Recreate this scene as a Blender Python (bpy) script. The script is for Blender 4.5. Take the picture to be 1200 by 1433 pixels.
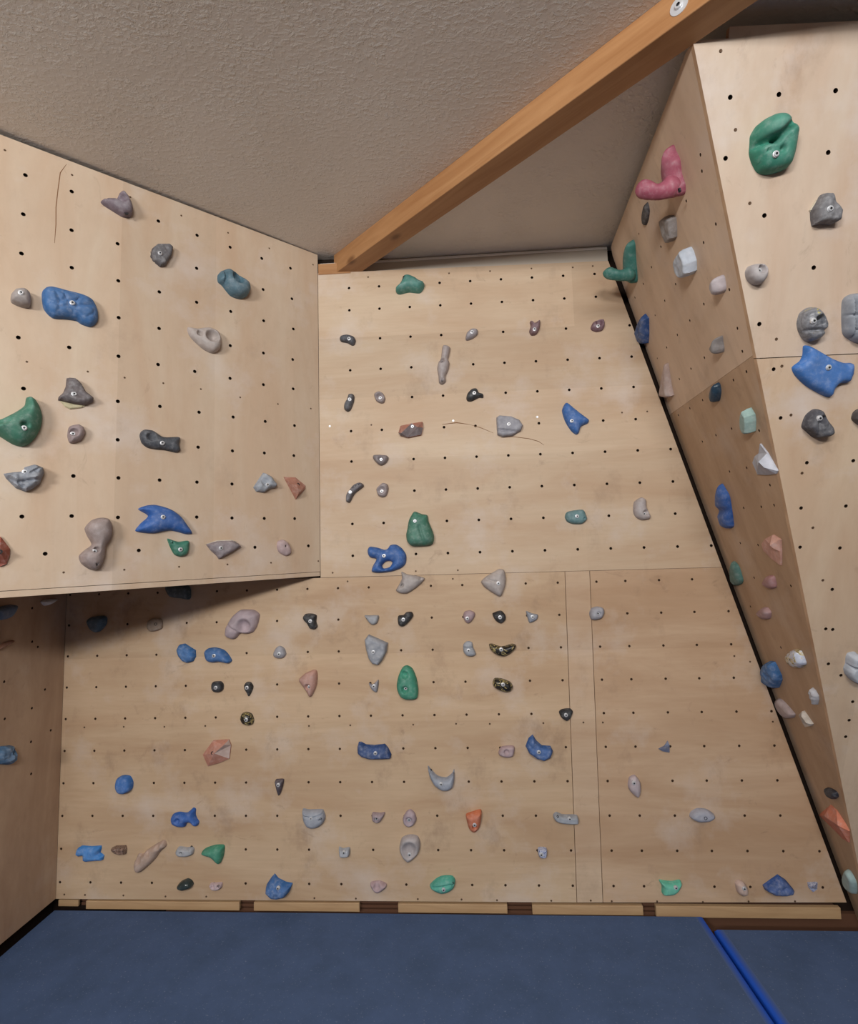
"""Indoor bouldering corner: plywood climbing walls with bolted resin holds, stucco ceiling, timber beam, crash mats.
Units are metres. x runs right along the back wall, y runs into it (its face is y = 0), z is up."""
import bpy, math, random
import numpy as np
from mathutils import Vector, Matrix, noise
from mathutils.geometry import delaunay_2d_cdt

AMBIENT = .13
LAMP = 82
LAMP2 = 118
EXPOSURE = 0.0
for _o in list(bpy.data.objects): bpy.data.objects.remove(_o)
SC = bpy.context.scene; COL = SC.collection

# ---------------------------------------------------------------- camera, world, lights, exposure
cam_data = bpy.data.cameras.new('camera'); cam = bpy.data.objects.new('camera', cam_data); COL.objects.link(cam)
cam_data.sensor_fit = 'HORIZONTAL'; cam_data.sensor_width = 36; cam_data.lens = 36*750/1200; cam_data.clip_start = .02
_r = Vector((.99781, .06012, -.02747)); _d = Vector((-.03294, .09194, -.99522)); _f = Vector((-.05731, .99395, .09372))
cam.matrix_world = Matrix(((_r.x, -_d.x, -_f.x, 1.9314), (_r.y, -_d.y, -_f.y, -2.56), (_r.z, -_d.z, -_f.z, .1106), (0, 0, 0, 1)))
SC.camera = cam
world_ = bpy.data.worlds.new('room'); SC.world = world_; world_.use_nodes = True
world_.node_tree.nodes['Background'].inputs[0].default_value = (1.0, .93, .86, 1)
world_.node_tree.nodes['Background'].inputs[1].default_value = AMBIENT
def area(name, loc, target, sx, sy, power, color):
    l = bpy.data.lights.new(name, 'AREA'); l.shape = 'RECTANGLE'; l.size = sx; l.size_y = sy; l.energy = power; l.color = color
    o = bpy.data.objects.new(name, l); COL.objects.link(o); o.location = loc
    o.rotation_euler = (Vector(target)-Vector(loc)).to_track_quat('-Z', 'Y').to_euler()
    return o
area('ceiling_lamp', (2.25, -4.3, 1.42), (1.9, 0, 2.6), 1.2, .3, LAMP, (1.0, .985, .965))
area('ceiling_lamp_far', (.2, -5.2, 1.15), (1.9, 0, 2.5), 1.0, .4, LAMP2, (1.0, .985, .965))
SC.view_settings.view_transform = 'Standard'; SC.view_settings.look = 'None'
SC.view_settings.gamma = 1; SC.view_settings.exposure = EXPOSURE; SC.view_settings.use_curve_mapping = False

# ---------------------------------------------------------------- materials
def srgb(*c):
    return tuple((x/255/12.92 if x <= 10 else ((x/255+.055)/1.055)**2.4) for x in c)+(1,)
STUCCO_A = srgb(224, 219, 212)
STUCCO_B = srgb(214, 207, 198)
MAT_A = srgb(76, 98, 138)
MAT_B = srgb(66, 87, 122)
class NT:
    def __init__(s, name):
        s.m = bpy.data.materials.new(name); s.m.use_nodes = True; s.t = s.m.node_tree; s.b = s.t.nodes['Principled BSDF']
    def n(s, typ, **k):
        x = s.t.nodes.new(typ)
        for a, v in k.items(): setattr(x, a, v)
        return x
    def l(s, a, b): s.t.links.new(a, b)
    def coord(s, scale, which='Object'):
        c = s.n('ShaderNodeTexCoord'); m = s.n('ShaderNodeMapping'); m.inputs['Scale'].default_value = scale
        s.l(c.outputs[which], m.inputs[0]); return m.outputs[0]
    def noise(s, vec_, scale=1, detail=4, rough=.55, dist=0):
        x = s.n('ShaderNodeTexNoise'); x.inputs['Scale'].default_value = scale; x.inputs['Detail'].default_value = detail
        x.inputs['Roughness'].default_value = rough; x.inputs['Distortion'].default_value = dist
        s.l(vec_, x.inputs['Vector']); return x.outputs['Fac']
    def ramp(s, fac, stops):
        x = s.n('ShaderNodeValToRGB'); e = x.color_ramp.elements
        while len(e) < len(stops): e.new(.5)
        for el, (p, c) in zip(e, stops): el.position = p; el.color = c if len(c) == 4 else tuple(c)+(1,)
        s.l(fac, x.inputs[0]); return x.outputs[0]
    def mix(s, fac, a, b, mode='MIX'):
        x = s.n('ShaderNodeMix', data_type='RGBA', blend_type=mode)
        for v, i in ((fac, 0), (a, 6), (b, 7)):
            if isinstance(v, (int, float)): x.inputs[i].default_value = v
            elif isinstance(v, tuple): x.inputs[i].default_value = v
            else: s.l(v, x.inputs[i])
        return x.outputs[2]
    def bump(s, h, strength, dist=.002):
        x = s.n('ShaderNodeBump'); x.inputs['Strength'].default_value = strength; x.inputs['Distance'].default_value = dist
        s.l(h, x.inputs['Height']); s.l(x.outputs[0], s.b.inputs['Normal'])
    def base(s, c, rough=.6, spec=.4):
        if isinstance(c, tuple): s.b.inputs['Base Color'].default_value = c
        else: s.l(c, s.b.inputs['Base Color'])
        s.b.inputs['Roughness'].default_value = rough; s.b.inputs['Specular IOR Level'].default_value = spec
        return s.m
W1, W0 = (1, 1, 1, 1), (0, 0, 0, 1)
def plywood(name, light, dark, across, chalk=.5, dirt=.35, smudge=.35):
    """rotary-cut birch: broad pale figure stretched along the grain, chalk dust and finger dirt rubbed in"""
    t = NT(name)
    lo, hi = (1.1, 5.5) if across else (5.5, 1.1)
    g = t.coord((lo, hi, 1)); big = t.noise(g, 1.0, 5, .6, .6)
    fine = t.noise(t.coord((lo*4, hi*9, 4)), 1.4, 3, .6)
    c = t.mix(t.ramp(big, [(.33, W0), (.68, W1)]), light, dark)
    c = t.mix(t.ramp(fine, [(.35, W0), (.8, (.22, .22, .22, 1))]), c, tuple(x*.8 for x in dark[:3])+(1,))
    p = t.noise(t.coord((1, 1, 1)), 2.6, 6, .62)
    m = t.ramp(p, [(.53, W0), (.72, (chalk,)*3+(1,))])
    c = t.mix(m, c, srgb(212, 204, 200))
    d = t.noise(t.coord((1.3, .9, 1)), 3.7, 7, .7)
    c = t.mix(t.ramp(d, [(.56, W0), (.76, (dirt,)*3+(1,))]), c, srgb(132, 108, 90))
    k = t.n('ShaderNodeTexBrick'); k.offset = .37; k.inputs['Scale'].default_value = 1; k.inputs['Mortar Size'].default_value = 0
    k.inputs['Brick Width'].default_value = 4.0 if across else .37; k.inputs['Row Height'].default_value = .31 if across else 6.0
    k.inputs['Color1'].default_value = (.90, .885, .87, 1); k.inputs['Color2'].default_value = (1.04, 1.04, 1.04, 1)
    t.l(t.coord((1, 1, 1)), k.inputs['Vector'])
    c = t.mix(.8, c, k.outputs['Color'], 'MULTIPLY')
    sm = t.noise(t.coord((7, 11, 1) if across else (11, 7, 1)), 1.0, 6, .72, .7)
    c = t.mix(t.ramp(sm, [(.62, W0), (.76, (smudge,)*3+(1,))]), c, srgb(118, 92, 74))
    t.bump(fine, .05, .001)
    return t.base(c, .55, .35)
M = {}
M['ply_back'] = plywood('birch_back', srgb(203, 182, 157), srgb(189, 161, 133), True)
M['ply_back2'] = plywood('birch_back_lower', srgb(203, 178, 149), srgb(182, 152, 122), True, .45, .55, .5)
M['ply_back3'] = plywood('birch_back_right', srgb(200, 172, 144), srgb(180, 148, 118), True, .4, .45, .45)
M['ply_strip'] = plywood('birch_strip', srgb(204, 180, 154), srgb(186, 156, 128), True, .3, .3)
M['ply_left'] = plywood('birch_left', srgb(203, 185, 164), srgb(194, 168, 143), False, .55, .25)
M['ply_side'] = plywood('birch_side', srgb(218, 194, 170), srgb(202, 176, 152), False, .25, .4)
M['ply_side2'] = plywood('birch_side_lower', srgb(197, 168, 140), srgb(172, 142, 114), False, .25, .55, .45)
M['ply_front'] = plywood('birch_front', srgb(208, 192, 175), srgb(198, 174, 153), False, .65, .35)
M['ply_front2'] = plywood('birch_front_lower', srgb(207, 186, 162), srgb(194, 166, 140), False, .7, .4)
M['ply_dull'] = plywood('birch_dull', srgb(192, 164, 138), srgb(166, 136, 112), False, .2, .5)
def edge_mat():
    t = NT('ply_edge'); z = t.coord((3, 3, 3)); w = t.noise(z, 3, 3)
    return t.base(t.mix(t.ramp(w, [(.3, W0), (.7, W1)]), srgb(206, 174, 142), srgb(176, 142, 112)), .7)
M['edge'] = edge_mat()
def flat(name, c, rough=.6, metal=0, spec=.4):
    t = NT(name); t.b.inputs['Metallic'].default_value = metal; return t.base(c, rough, spec)
M['hole'] = flat('hole_dark', srgb(38, 27, 20), .9, 0, .1)
M['hole2'] = flat('hole_brown', srgb(66, 48, 36), .9, 0, .1)
M['dark'] = flat('frame_dark', srgb(40, 30, 25), .9, 0, .1)
M['gapwood'] = flat('frame_wood', srgb(98, 66, 48), .8)
M['steel'] = flat('zinc_steel', srgb(212, 214, 218), .38, .45)
M['white'] = flat('white_metal', srgb(235, 236, 238), .4, .2)
M['socket'] = flat('socket_dark', srgb(40, 40, 42), .6)
M['screw'] = flat('screw_brown', srgb(92, 70, 52), .5, .3)
M['crack'] = flat('dark_grain', srgb(126, 90, 60), .8)
M['alu'] = flat('aluminium', srgb(190, 182, 170), .45, .1)
M['alu_highlight'] = flat('aluminium_highlight', srgb(245, 245, 243), .25, .15)  # near-white colour paints in the specular line along the strip's lip
def stucco():
    t = NT('stucco'); a = t.noise(t.coord((1, 1.25, 1)), 52, 4, .6, .25); b = t.noise(t.coord((1, 1, 1)), 120, 3, .6)
    p = t.noise(t.coord((1, 1, 1)), 6, 3, .5)
    r = t.ramp(a, [(.46, W0), (.72, W1)])
    s = t.mix(.3, r, b)
    s = t.mix(t.ramp(p, [(.35, (.25, .25, .25, 1)), (.65, W1)]), (.3, .3, .3, 1), s)
    big = t.noise(t.coord((1, 1, 1)), 1.3, 3)
    c = t.mix(t.ramp(big, [(.3, W0), (.7, W1)]), STUCCO_A, STUCCO_B)
    t.bump(s, .75, .005)
    return t.base(c, .5, .5)
M['stucco'] = stucco()
def timber(name, a, b, axis):
    t = NT(name); sc = [14, 14, 14]; sc[axis] = 1.2
    n = t.noise(t.coord(tuple(sc)), 1.6, 5, .6, .8)
    c = t.mix(t.ramp(n, [(.3, W0), (.72, W1)]), a, b)
    k = t.n('ShaderNodeTexVoronoi'); k.inputs['Scale'].default_value = 1.0
    sc2 = [6, 6, 6]; sc2[axis] = 3.0
    t.l(t.coord(tuple(sc2)), k.inputs['Vector'])
    c = t.mix(t.ramp(k.outputs['Distance'], [(.06, (.75, .75, .75, 1)), (.14, W0)]), c, srgb(96, 58, 30))
    t.bump(n, .1, .001)
    return t.base(c, .5, .4)
M['beam'] = timber('beam_timber', srgb(176, 132, 90), srgb(152, 106, 66), 0)
M['plank'] = timber('plank_timber', srgb(196, 164, 126), srgb(174, 140, 104), 0)
def vinyl(name, a, b, rough):
    t = NT(name); n = t.noise(t.coord((1, 1, 1)), 5, 5, .7); f = t.noise(t.coord((1, 1, 1)), 420, 2)
    c = t.mix(t.ramp(n, [(.35, W0), (.7, W1)]), a, b)
    v = t.noise(t.coord((1, 1, 1)), 140, 1); c = t.mix(t.ramp(v, [(.68, W0), (.74, (.35, .35, .35, 1))]), c, srgb(150, 158, 175))
    t.bump(f, .25, .001)
    return t.base(c, rough, .3)
M['mat'] = vinyl('mat_cloth', MAT_A, MAT_B, .75)
def edge_vinyl():
    t = NT('mat_edge_vinyl'); at = t.n('ShaderNodeAttribute'); at.attribute_name = 'fade'
    return t.base(t.mix(at.outputs['Fac'], MAT_A, srgb(20, 84, 196)), .6)
M['mat_edge'] = edge_vinyl()
def resin(name, rough, grit, chalk):
    t = NT(name); oi = t.n('ShaderNodeObjectInfo'); col = oi.outputs['Color']
    v = t.noise(t.coord((1, 1, 1)), 26, 4, .6)
    c = t.mix(t.ramp(v, [(.3, (.78, .78, .78, 1)), (.72, (1.12, 1.12, 1.12, 1))]), col, W1, 'MULTIPLY') if False else col
    k = t.ramp(v, [(.3, (.72, .72, .72, 1)), (.7, W1)])
    c = t.mix(1.0, c, k, 'MULTIPLY')
    d = t.noise(t.coord((1, 1, 1)), 48, 6, .7)
    c = t.mix(t.ramp(d, [(.5, W0), (.78, (chalk*.8,)*3+(1,))]), c, srgb(205, 203, 205))
    # chalk rubbed into the high points: height above the wall (object z) over the hold's full height (colour alpha)
    z = t.n('ShaderNodeSeparateXYZ'); t.l(t.coord((1, 1, 1)), z.inputs[0])
    q = t.n('ShaderNodeMath', operation='DIVIDE'); t.l(z.outputs[2], q.inputs[0]); t.l(oi.outputs['Alpha'], q.inputs[1])
    q2 = t.n('ShaderNodeMath', operation='MULTIPLY'); t.l(q.outputs[0], q2.inputs[0]); t.l(d, q2.inputs[1])
    c = t.mix(t.ramp(q2.outputs[0], [(.22, W0), (.62, (chalk*.5,)*3+(1,))]), c, srgb(176, 180, 182))
    t.bump(t.noise(t.coord((1, 1, 1)), 700, 3, .6), grit, .002)
    return t.base(c, rough, .4)
M['resin'] = resin('resin', .6, .1, .28)
M['rock'] = resin('resin_rock', .8, .3, .4)
M['gloss'] = resin('resin_gloss', .16, .0, .08)
def marble(name, stops, scale):
    t = NT(name); n = t.noise(t.coord((1, 1, 1)), scale, 3, .6, 1.5)
    return t.base(t.ramp(n, stops), .35, .45)
M['marble1'] = marble('marble_gold', [(.40, srgb(26, 24, 24)), (.52, srgb(44, 40, 36)), (.56, srgb(190, 172, 112)), (.62, srgb(44, 40, 36)), (.75, srgb(110, 104, 98))], 42)
M['marble2'] = marble('marble_brown', [(.35, srgb(60, 46, 42)), (.5, srgb(150, 124, 110)), (.6, srgb(70, 56, 50)), (.7, srgb(170, 150, 138))], 60)
M['marble3'] = marble('marble_blue', [(.4, srgb(76, 92, 150)), (.5, srgb(215, 220, 232)), (.58, srgb(92, 106, 160)), (.7, srgb(230, 230, 235))], 90)
M['marble4'] = marble('marble_silver', [(.36, srgb(30, 28, 28)), (.44, srgb(205, 190, 140)), (.48, srgb(205, 212, 228)), (.7, srgb(180, 188, 208))], 26)
M['marble5'] = marble('marble_fleck', [(.3, srgb(84, 86, 92)), (.55, srgb(134, 136, 142)), (.64, srgb(112, 112, 116)), (.69, srgb(190, 180, 92)), (.76, srgb(80, 80, 84))], 32)

# ---------------------------------------------------------------- object helpers
def mesh_obj(name, V, F, mats, parent=None, mw=None, mi=None, smooth=False):
    me = bpy.data.meshes.new(name); me.from_pydata([tuple(map(float, v)) for v in V], [], [tuple(int(i) for i in f) for f in F])
    for m in mats: me.materials.append(m)
    if mi is not None: me.polygons.foreach_set('material_index', [int(i) for i in mi])
    if smooth: me.polygons.foreach_set('use_smooth', [True]*len(me.polygons))
    me.update()
    return link(name, me, parent, mw)
def link(name, data, parent=None, mw=None):
    o = bpy.data.objects.new(name, data); COL.objects.link(o)
    mw = mw if mw is not None else Matrix.Identity(4); o['_w'] = [x for r in mw for x in r]
    if parent is not None:
        pw = Matrix([list(parent['_w'])[i*4:i*4+4] for i in range(4)])
        o.parent = parent; o.matrix_basis = pw.inverted() @ mw
    else: o.matrix_basis = mw
    return o
def tag(o, label=None, cat=None, group=None, kind=None):
    for k, v in (('label', label), ('category', cat), ('group', group), ('kind', kind)):
        if v: o[k] = v
    return o
def fmat(fr, u=0, v=0, h=0):
    f = FR[fr]; o = world(fr, np.array([[u, v, h]]))[0]
    return Matrix([[f['u'][i], f['v'][i], f['n'][i], o[i]] for i in range(3)]+[[0, 0, 0, 1]])
BOXF = [(0, 3, 2, 1), (4, 5, 6, 7), (0, 1, 5, 4), (1, 2, 6, 5), (2, 3, 7, 6), (3, 0, 4, 7)]
def box(name, lo, hi, mat, parent=None, bevel=0, **k):
    c = [(lo[0]+hi[0])/2, (lo[1]+hi[1])/2, (lo[2]+hi[2])/2]
    x, y, z = [(hi[i]-lo[i])/2 for i in range(3)]
    V = [(-x, -y, -z), (x, -y, -z), (x, y, -z), (-x, y, -z), (-x, -y, z), (x, -y, z), (x, y, z), (-x, y, z)]
    o = mesh_obj(name, V, BOXF, [mat], parent, Matrix.Translation(c))
    if bevel:
        m = o.modifiers.new('bevel', 'BEVEL'); m.width = bevel; m.segments = 2
    return o
def slab(name, fr, poly, h0, h1, mats, parent=None, holes=(), r=.0072, depth=.015):
    """plywood board: outline in wall coordinates, front at h1, back at h0, with blind round bolt holes"""
    poly = np.array(poly, float)
    if sum(poly[i][0]*poly[(i+1) % len(poly)][1]-poly[(i+1) % len(poly)][0]*poly[i][1] for i in range(len(poly))) < 0: poly = poly[::-1]
    outer = straight_loop(poly, .25); loops = [outer]
    keep = []
    for q in holes:
        q = np.array(q[:2], float)
        if inside(q[None], poly)[0] and seg_dist(q[None], poly)[0] > r*1.6 and all(np.hypot(*(q-k)) > r*2.4 for k in keep): keep.append(q)
    ang = np.arange(10)/10*2*math.pi
    circ = np.c_[np.cos(ang), np.sin(ang)]*r
    for q in keep: loops.append(q+circ)
    co, tri = cdt(np.concatenate(loops), loops)
    a, b, c = co[tri[0]]
    if (b[0]-a[0])*(c[1]-a[1])-(b[1]-a[1])*(c[0]-a[0]) < 0: tri = tri[:, ::-1]
    V = [(*p, h1) for p in co]; F = [tuple(t) for t in tri]; mi = [0]*len(F)
    n = len(outer); b0 = len(V); V += [(*p, h0) for p in outer]
    for i in range(n):
        j = (i+1) % n; F.append((i, b0+i, b0+j, j)); mi.append(1)
    F.append(tuple(range(b0+n-1, b0-1, -1))); mi.append(1)
    k = n
    for q in keep:
        s0 = len(V); V += [(*p, h1-depth) for p in q+circ]
        for i in range(10):
            j = (i+1) % 10; F.append((k+i, k+j, s0+j, s0+i)); mi.append(2)
        F.append(tuple(s0+i for i in range(10))); mi.append(2); k += 10
    return mesh_obj(name, V, F, mats, parent, fmat(fr), mi)
def discs(name, fr, pts, r, h, mat, parent, kind='stuff'):
    V = []; F = []
    for q in pts:
        b = len(V); V += [(q[0]+r*math.cos(a*math.pi/4), q[1]+r*math.sin(a*math.pi/4), h) for a in range(8)]
        V += [(q[0]+r*.85*math.cos(a*math.pi/4), q[1]+r*.85*math.sin(a*math.pi/4), h+.0009) for a in range(8)]
        V.append((q[0], q[1], h+.0004))
        for i in range(8):
            j = (i+1) % 8; F += [(b+i, b+j, b+8+j, b+8+i), (b+8+i, b+8+j, b+16)]
    o = mesh_obj(name, V, F, [mat], parent, fmat(fr)); tag(o, kind=kind); return o
def ribbon(name, fr, pts, w, mat, parent):
    P = np.array(pts, float); V = []; F = []
    for i, p in enumerate(P):
        d = P[min(i+1, len(P)-1)]-P[max(i-1, 0)]; d /= np.linalg.norm(d); nn = np.array([-d[1], d[0]])
        ww = w*(.35 if i in (0, len(P)-1) else 1)
        V += [(*(p+nn*ww/2), .0002), (*p, .001), (*(p-nn*ww/2), .0002)]
    for i in range(len(P)-1):
        F += [(3*i, 3*i+3, 3*i+4, 3*i+1), (3*i+1, 3*i+4, 3*i+5, 3*i+2)]
    return mesh_obj(name, V, F, [mat], parent, fmat(fr))

# ---------------------------------------------------------------- wall frames and shape tools
def vec(*a): return np.array(a, float)
def unit(a): a = np.array(a, float); return a/np.linalg.norm(a)

# ---- wall frames: origin, u (right along the wall), v (up along the wall), n (out of the wall)
def frame(o, u, n):
    u = unit(u); n = unit(n); u = unit(u - n*(u@n)); v = np.cross(n, u)
    return dict(o=np.array(o, float), u=u, v=v, n=n)
TAN = 0.367                       # lean of the overhanging box front
SIDE = unit((1, -.111, .2831))    # side of the box: x - .111 y + .2831 z = 3.1727
FR = {
 'B': frame((0, 0, 0), (1, 0, 0), (0, -1, 0)),
 'W': frame((1.2525, 0, 0), (.719, .695, 0), (.695, -.719, 0)),
 'R': frame((2.743, 0, 1.518), (-.111, -1, 0), -SIDE),
 'F': frame((2.613, -1.171, 1.518), (1, 0, 0), (0, -1, -TAN)),
 'L': frame((-.018, 0, 0), (0, 1, 0), (1, 0, 0)),
}
def world(fr, p):
    f = FR[fr]; p = np.asarray(p, float)
    return f['o'] + p[..., 0:1]*f['u'] + p[..., 1:2]*f['v'] + p[..., 2:3]*f['n']

# ---- outlines
def smooth_loop(pts, step):
    P = np.array(pts, float); n = len(P); out = []
    for i in range(n):
        p0, p1, p2, p3 = P[i-1], P[i], P[(i+1) % n], P[(i+2) % n]
        k = max(1, int(round(np.linalg.norm(p2-p1)/step)))
        for j in range(k):
            t = j/k
            c = .5*((2*p1) + (p2-p0)*t + (2*p0-5*p1+4*p2-p3)*t*t + (3*p1-p0-3*p2+p3)*t**3)
            l = p1 + (p2-p1)*t
            out.append(.75*c + .25*l)
    return np.array(out)
def straight_loop(pts, step):
    P = np.array(pts, float); n = len(P); out = []
    for i in range(n):
        p1, p2 = P[i], P[(i+1) % n]
        k = max(1, int(round(np.linalg.norm(p2-p1)/step)))
        for j in range(k): out.append(p1 + (p2-p1)*j/k)
    return np.array(out)
def seg_dist(Q, loop):
    A = loop; Bp = np.roll(loop, -1, 0); d = Bp-A
    L = (d*d).sum(1)+1e-12
    r = Q[:, None, :]-A[None]
    t = np.clip((r*d[None]).sum(2)/L[None], 0, 1)
    e = r - t[..., None]*d[None]
    return np.sqrt((e*e).sum(2).min(1))
def inside(Q, loop):
    x, y = Q[:, 0], Q[:, 1]; c = np.zeros(len(Q), bool); n = len(loop)
    for i in range(n):
        x1, y1 = loop[i]; x2, y2 = loop[(i+1) % n]
        if y1 != y2:
            m = ((y1 > y) != (y2 > y)) & (x < (x2-x1)*(y-y1)/(y2-y1)+x1)
            c ^= m
    return c

def cdt(points, loops):
    """triangles of the region inside loops[0] and outside the other loops"""
    edges = []; base = 0
    for lp in loops:
        n = len(lp); edges += [(base+i, base+(i+1) % n) for i in range(n)]; base += n
    co, _, fa, orig, _, _ = delaunay_2d_cdt([Vector((float(p[0]), float(p[1]))) for p in points], edges, [], 0, 1e-7)
    co = np.array([[c.x, c.y] for c in co]); tri = np.array([f for f in fa if len(f) == 3])
    cen = co[tri].mean(1)
    ok = inside(cen, np.array(loops[0]))
    for lp in loops[1:]: ok &= ~inside(cen, np.array(lp))
    return co, tri[ok]

def hold_shape(s, res=1.0):
    """s: outline 'p' (metres on the wall), height 'H' and shaping. Returns verts (u,v,h), triangles, second-colour flags, height function"""
    P = np.array(s['p'], float); H = s['H']
    size = np.sqrt(np.prod(P.max(0)-P.min(0))); step = max(size/(18*res), .0022)
    kind = s.get('k', 'o')
    mk = straight_loop if kind in 'fr' else smooth_loop
    outer = mk(P, step if kind != 'f' else 9)
    loops = [outer] + [smooth_loop(np.array(l, float), step) for l in s.get('loops', [])]
    lo, hi = P.min(0), P.max(0); mid = (lo+hi)/2; half = (hi-lo)/2+1e-9
    ring = np.concatenate(loops)
    e = s.get('e', .15); R = s.get('R', .9); tu, tv = s.get('tilt', (0, 0))
    rnd = random.Random(int(abs(P[0, 0])*1e4))
    off = Vector((rnd.random()*50, rnd.random()*50, rnd.random()*50))
    def tilt(Q):
        q = (Q-mid)/half; return np.clip(1+tu*q[:, 0]+tv*q[:, 1], .08, 3)
    if kind == 'f':
        ap = np.array(s['apex'], float)
        pts = np.concatenate([ring, ap[:, :2]])
        co, tri = cdt(pts, loops)
        h = np.full(len(co), e*H)
        for a in ap:
            i = int(np.argmin(((co-a[:2])**2).sum(1))); h[i] = a[2]
        dmax = 1
        def height(Q):
            Q = np.atleast_2d(Q); out = []
            for q in Q:
                best = H*.5
                for t in tri:
                    a, b, c = co[t]; m = np.array([b-a, c-a]).T
                    if abs(np.linalg.det(m)) < 1e-12: continue
                    w = np.linalg.solve(m, q-a)
                    if w.min() > -1e-4 and w.sum() < 1.0001: best = h[t[0]]+w[0]*(h[t[1]]-h[t[0]])+w[1]*(h[t[2]]-h[t[0]])
                out.append(best)
            return np.array(out)
    else:
        g = step*1.05; xs = np.arange(lo[0], hi[0]+g, g); ys = np.arange(lo[1], hi[1]+g, g*.87)
        G = np.array([[x+(.5*g if j % 2 else 0), y] for j, y in enumerate(ys) for x in xs])
        G = G[inside(G, outer)]
        for l in loops[1:]: G = G[~inside(G, l)]
        if len(G): G = G[np.min([seg_dist(G, l) for l in loops], 0) > .55*step]
        if not len(G): G = P.mean(0)[None]
        dmax = max(np.min([seg_dist(G, l) for l in loops], 0).max(), 1e-4)
        co, tri = cdt(np.concatenate([ring, G]), loops)
        nz, cell = s.get('nz', 0), s.get('cell', 0)
        def height(Q):
            Q = np.atleast_2d(np.asarray(Q, float))
            d = np.min([seg_dist(Q, l) for l in loops], 0)
            t = np.clip(d/(R*dmax), 0, 1)
            h = H*(e+(1-e)*np.sqrt(np.maximum(1-(1-t)**2, 0)))*tilt(Q)
            for (x, y, r, dep) in s.get('dents', []):
                q = np.sqrt(((Q-[x, y])**2).sum(1))/r
                h -= np.minimum(dep*1.5, .8*np.maximum(h, 0))*np.where(q < 1, (1-np.clip(q, 0, 1)**3)**2, 0)
            for (x1, y1, x2, y2, r, dep) in s.get('creases', []):
                a = np.array([x1, y1]); b = np.array([x2, y2])-a
                tt = np.clip(((Q-a)@b)/(b@b), 0, 1); q = np.sqrt(((Q-a-tt[:, None]*b)**2).sum(1))/r
                h -= np.minimum(dep*1.4, .8*np.maximum(h, 0))*np.where(q < 1, (1-np.clip(q, 0, 1)**2)**2, 0)
            if nz or cell:
                for i, q in enumerate(Q):
                    if nz:
                        w = Vector((q[0], q[1], 0))
                        h[i] += t[i]*nz*H*(noise.fractal(w*(3.2/size)+off, 1.0, 2.0, 3)+(.9*(noise.voronoi(w*(4.5/size)+off)[0][0]-.35) if kind == 'r' else 0))
                    if cell:
                        dd = noise.voronoi(Vector((q[0], q[1], 0))*(3.6/size)+off)[0]
                        h[i] -= t[i]*cell*H*max(0, 1-(dd[1]-dd[0])*3.2)
            return np.maximum(h, .0015)
        h = height(co)
    nr = len(ring)
    V = np.c_[co, h]
    su, sv = s.get('skew', (0, 0))
    V[:, 0] += su*V[:, 2]; V[:, 1] += sv*V[:, 2]
    base = np.c_[co[:nr], np.zeros(nr)]
    n0 = len(V); V = np.concatenate([V, base]); F = [tuple(int(i) for i in t) for t in tri]
    # orientation
    a, b, c = co[tri[0]]
    if (b[0]-a[0])*(c[1]-a[1])-(b[1]-a[1])*(c[0]-a[0]) < 0: F = [f[::-1] for f in F]
    bi = 0
    for l in loops:
        n = len(l)
        for i in range(n):
            p, q = bi+i, bi+(i+1) % n
            F.append((p, n0+p, n0+q, q))
        bi += n
    flags = []
    reg = s.get('region')
    for f in F:
        c = V[list(f)].mean(0)
        flags.append(1 if reg is not None and inside(c[None, :2], np.array(reg, float))[0] else 0)
    return V, F, flags, height

HOLES_R = [(1.004, -0.215), (0.978, -0.251), (0.829, -0.243), (0.937, -0.407), (0.83, -0.401), (0.529, -0.22), (0.378, -0.218), (0.527, -0.383), (0.865, -0.594), (0.233, -0.214), (0.078, -0.199), (0.078, -0.199), (0.378, -0.375), (0.675, -0.546), (0.524, -0.537), (0.37, -0.527), (0.821, -0.71), (0.216, -0.518), (0.522, -0.692), (0.795, -0.781), (0.372, -0.68), (0.77, -0.844), (0.667, -0.837), (0.365, -0.817), (0.22, -0.671), (0.211, -0.806), (0.054, -0.793), (0.513, -0.979), (0.36, -0.968), (0.206, -0.959), (0.7, -1.035), (0.508, -1.134), (0.354, -1.122), (0.626, -1.219), (0.599, -1.29), (0.501, -1.286), (0.352, -1.275), (0.189, -1.415), (0.35, -1.428), (0.192, -1.566), (0.486, -1.587), (0.033, -1.704), (0.036, -1.704), (0.187, -1.863)]
HOLES_F = [(0.113, -0.141), (0.245, -0.143), (0.397, -0.144), (0.114, -0.292), (0.398, -0.295), (0.239, -0.448), (0.398, -0.598), (0.257, -0.751), (0.315, -0.888), (0.354, -1.041), (0.454, -1.19), (0.599, -1.189), (0.455, -1.343), (0.598, -1.341), (0.469, -1.481), (0.6, -1.488), (0.596, -1.639), (0.595, -1.789), (0.619, -1.792), (0.623, -1.928), (0.673, -1.975), (0.73, -2.085), (0.729, -2.163), (0.727, -2.234)]
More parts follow.
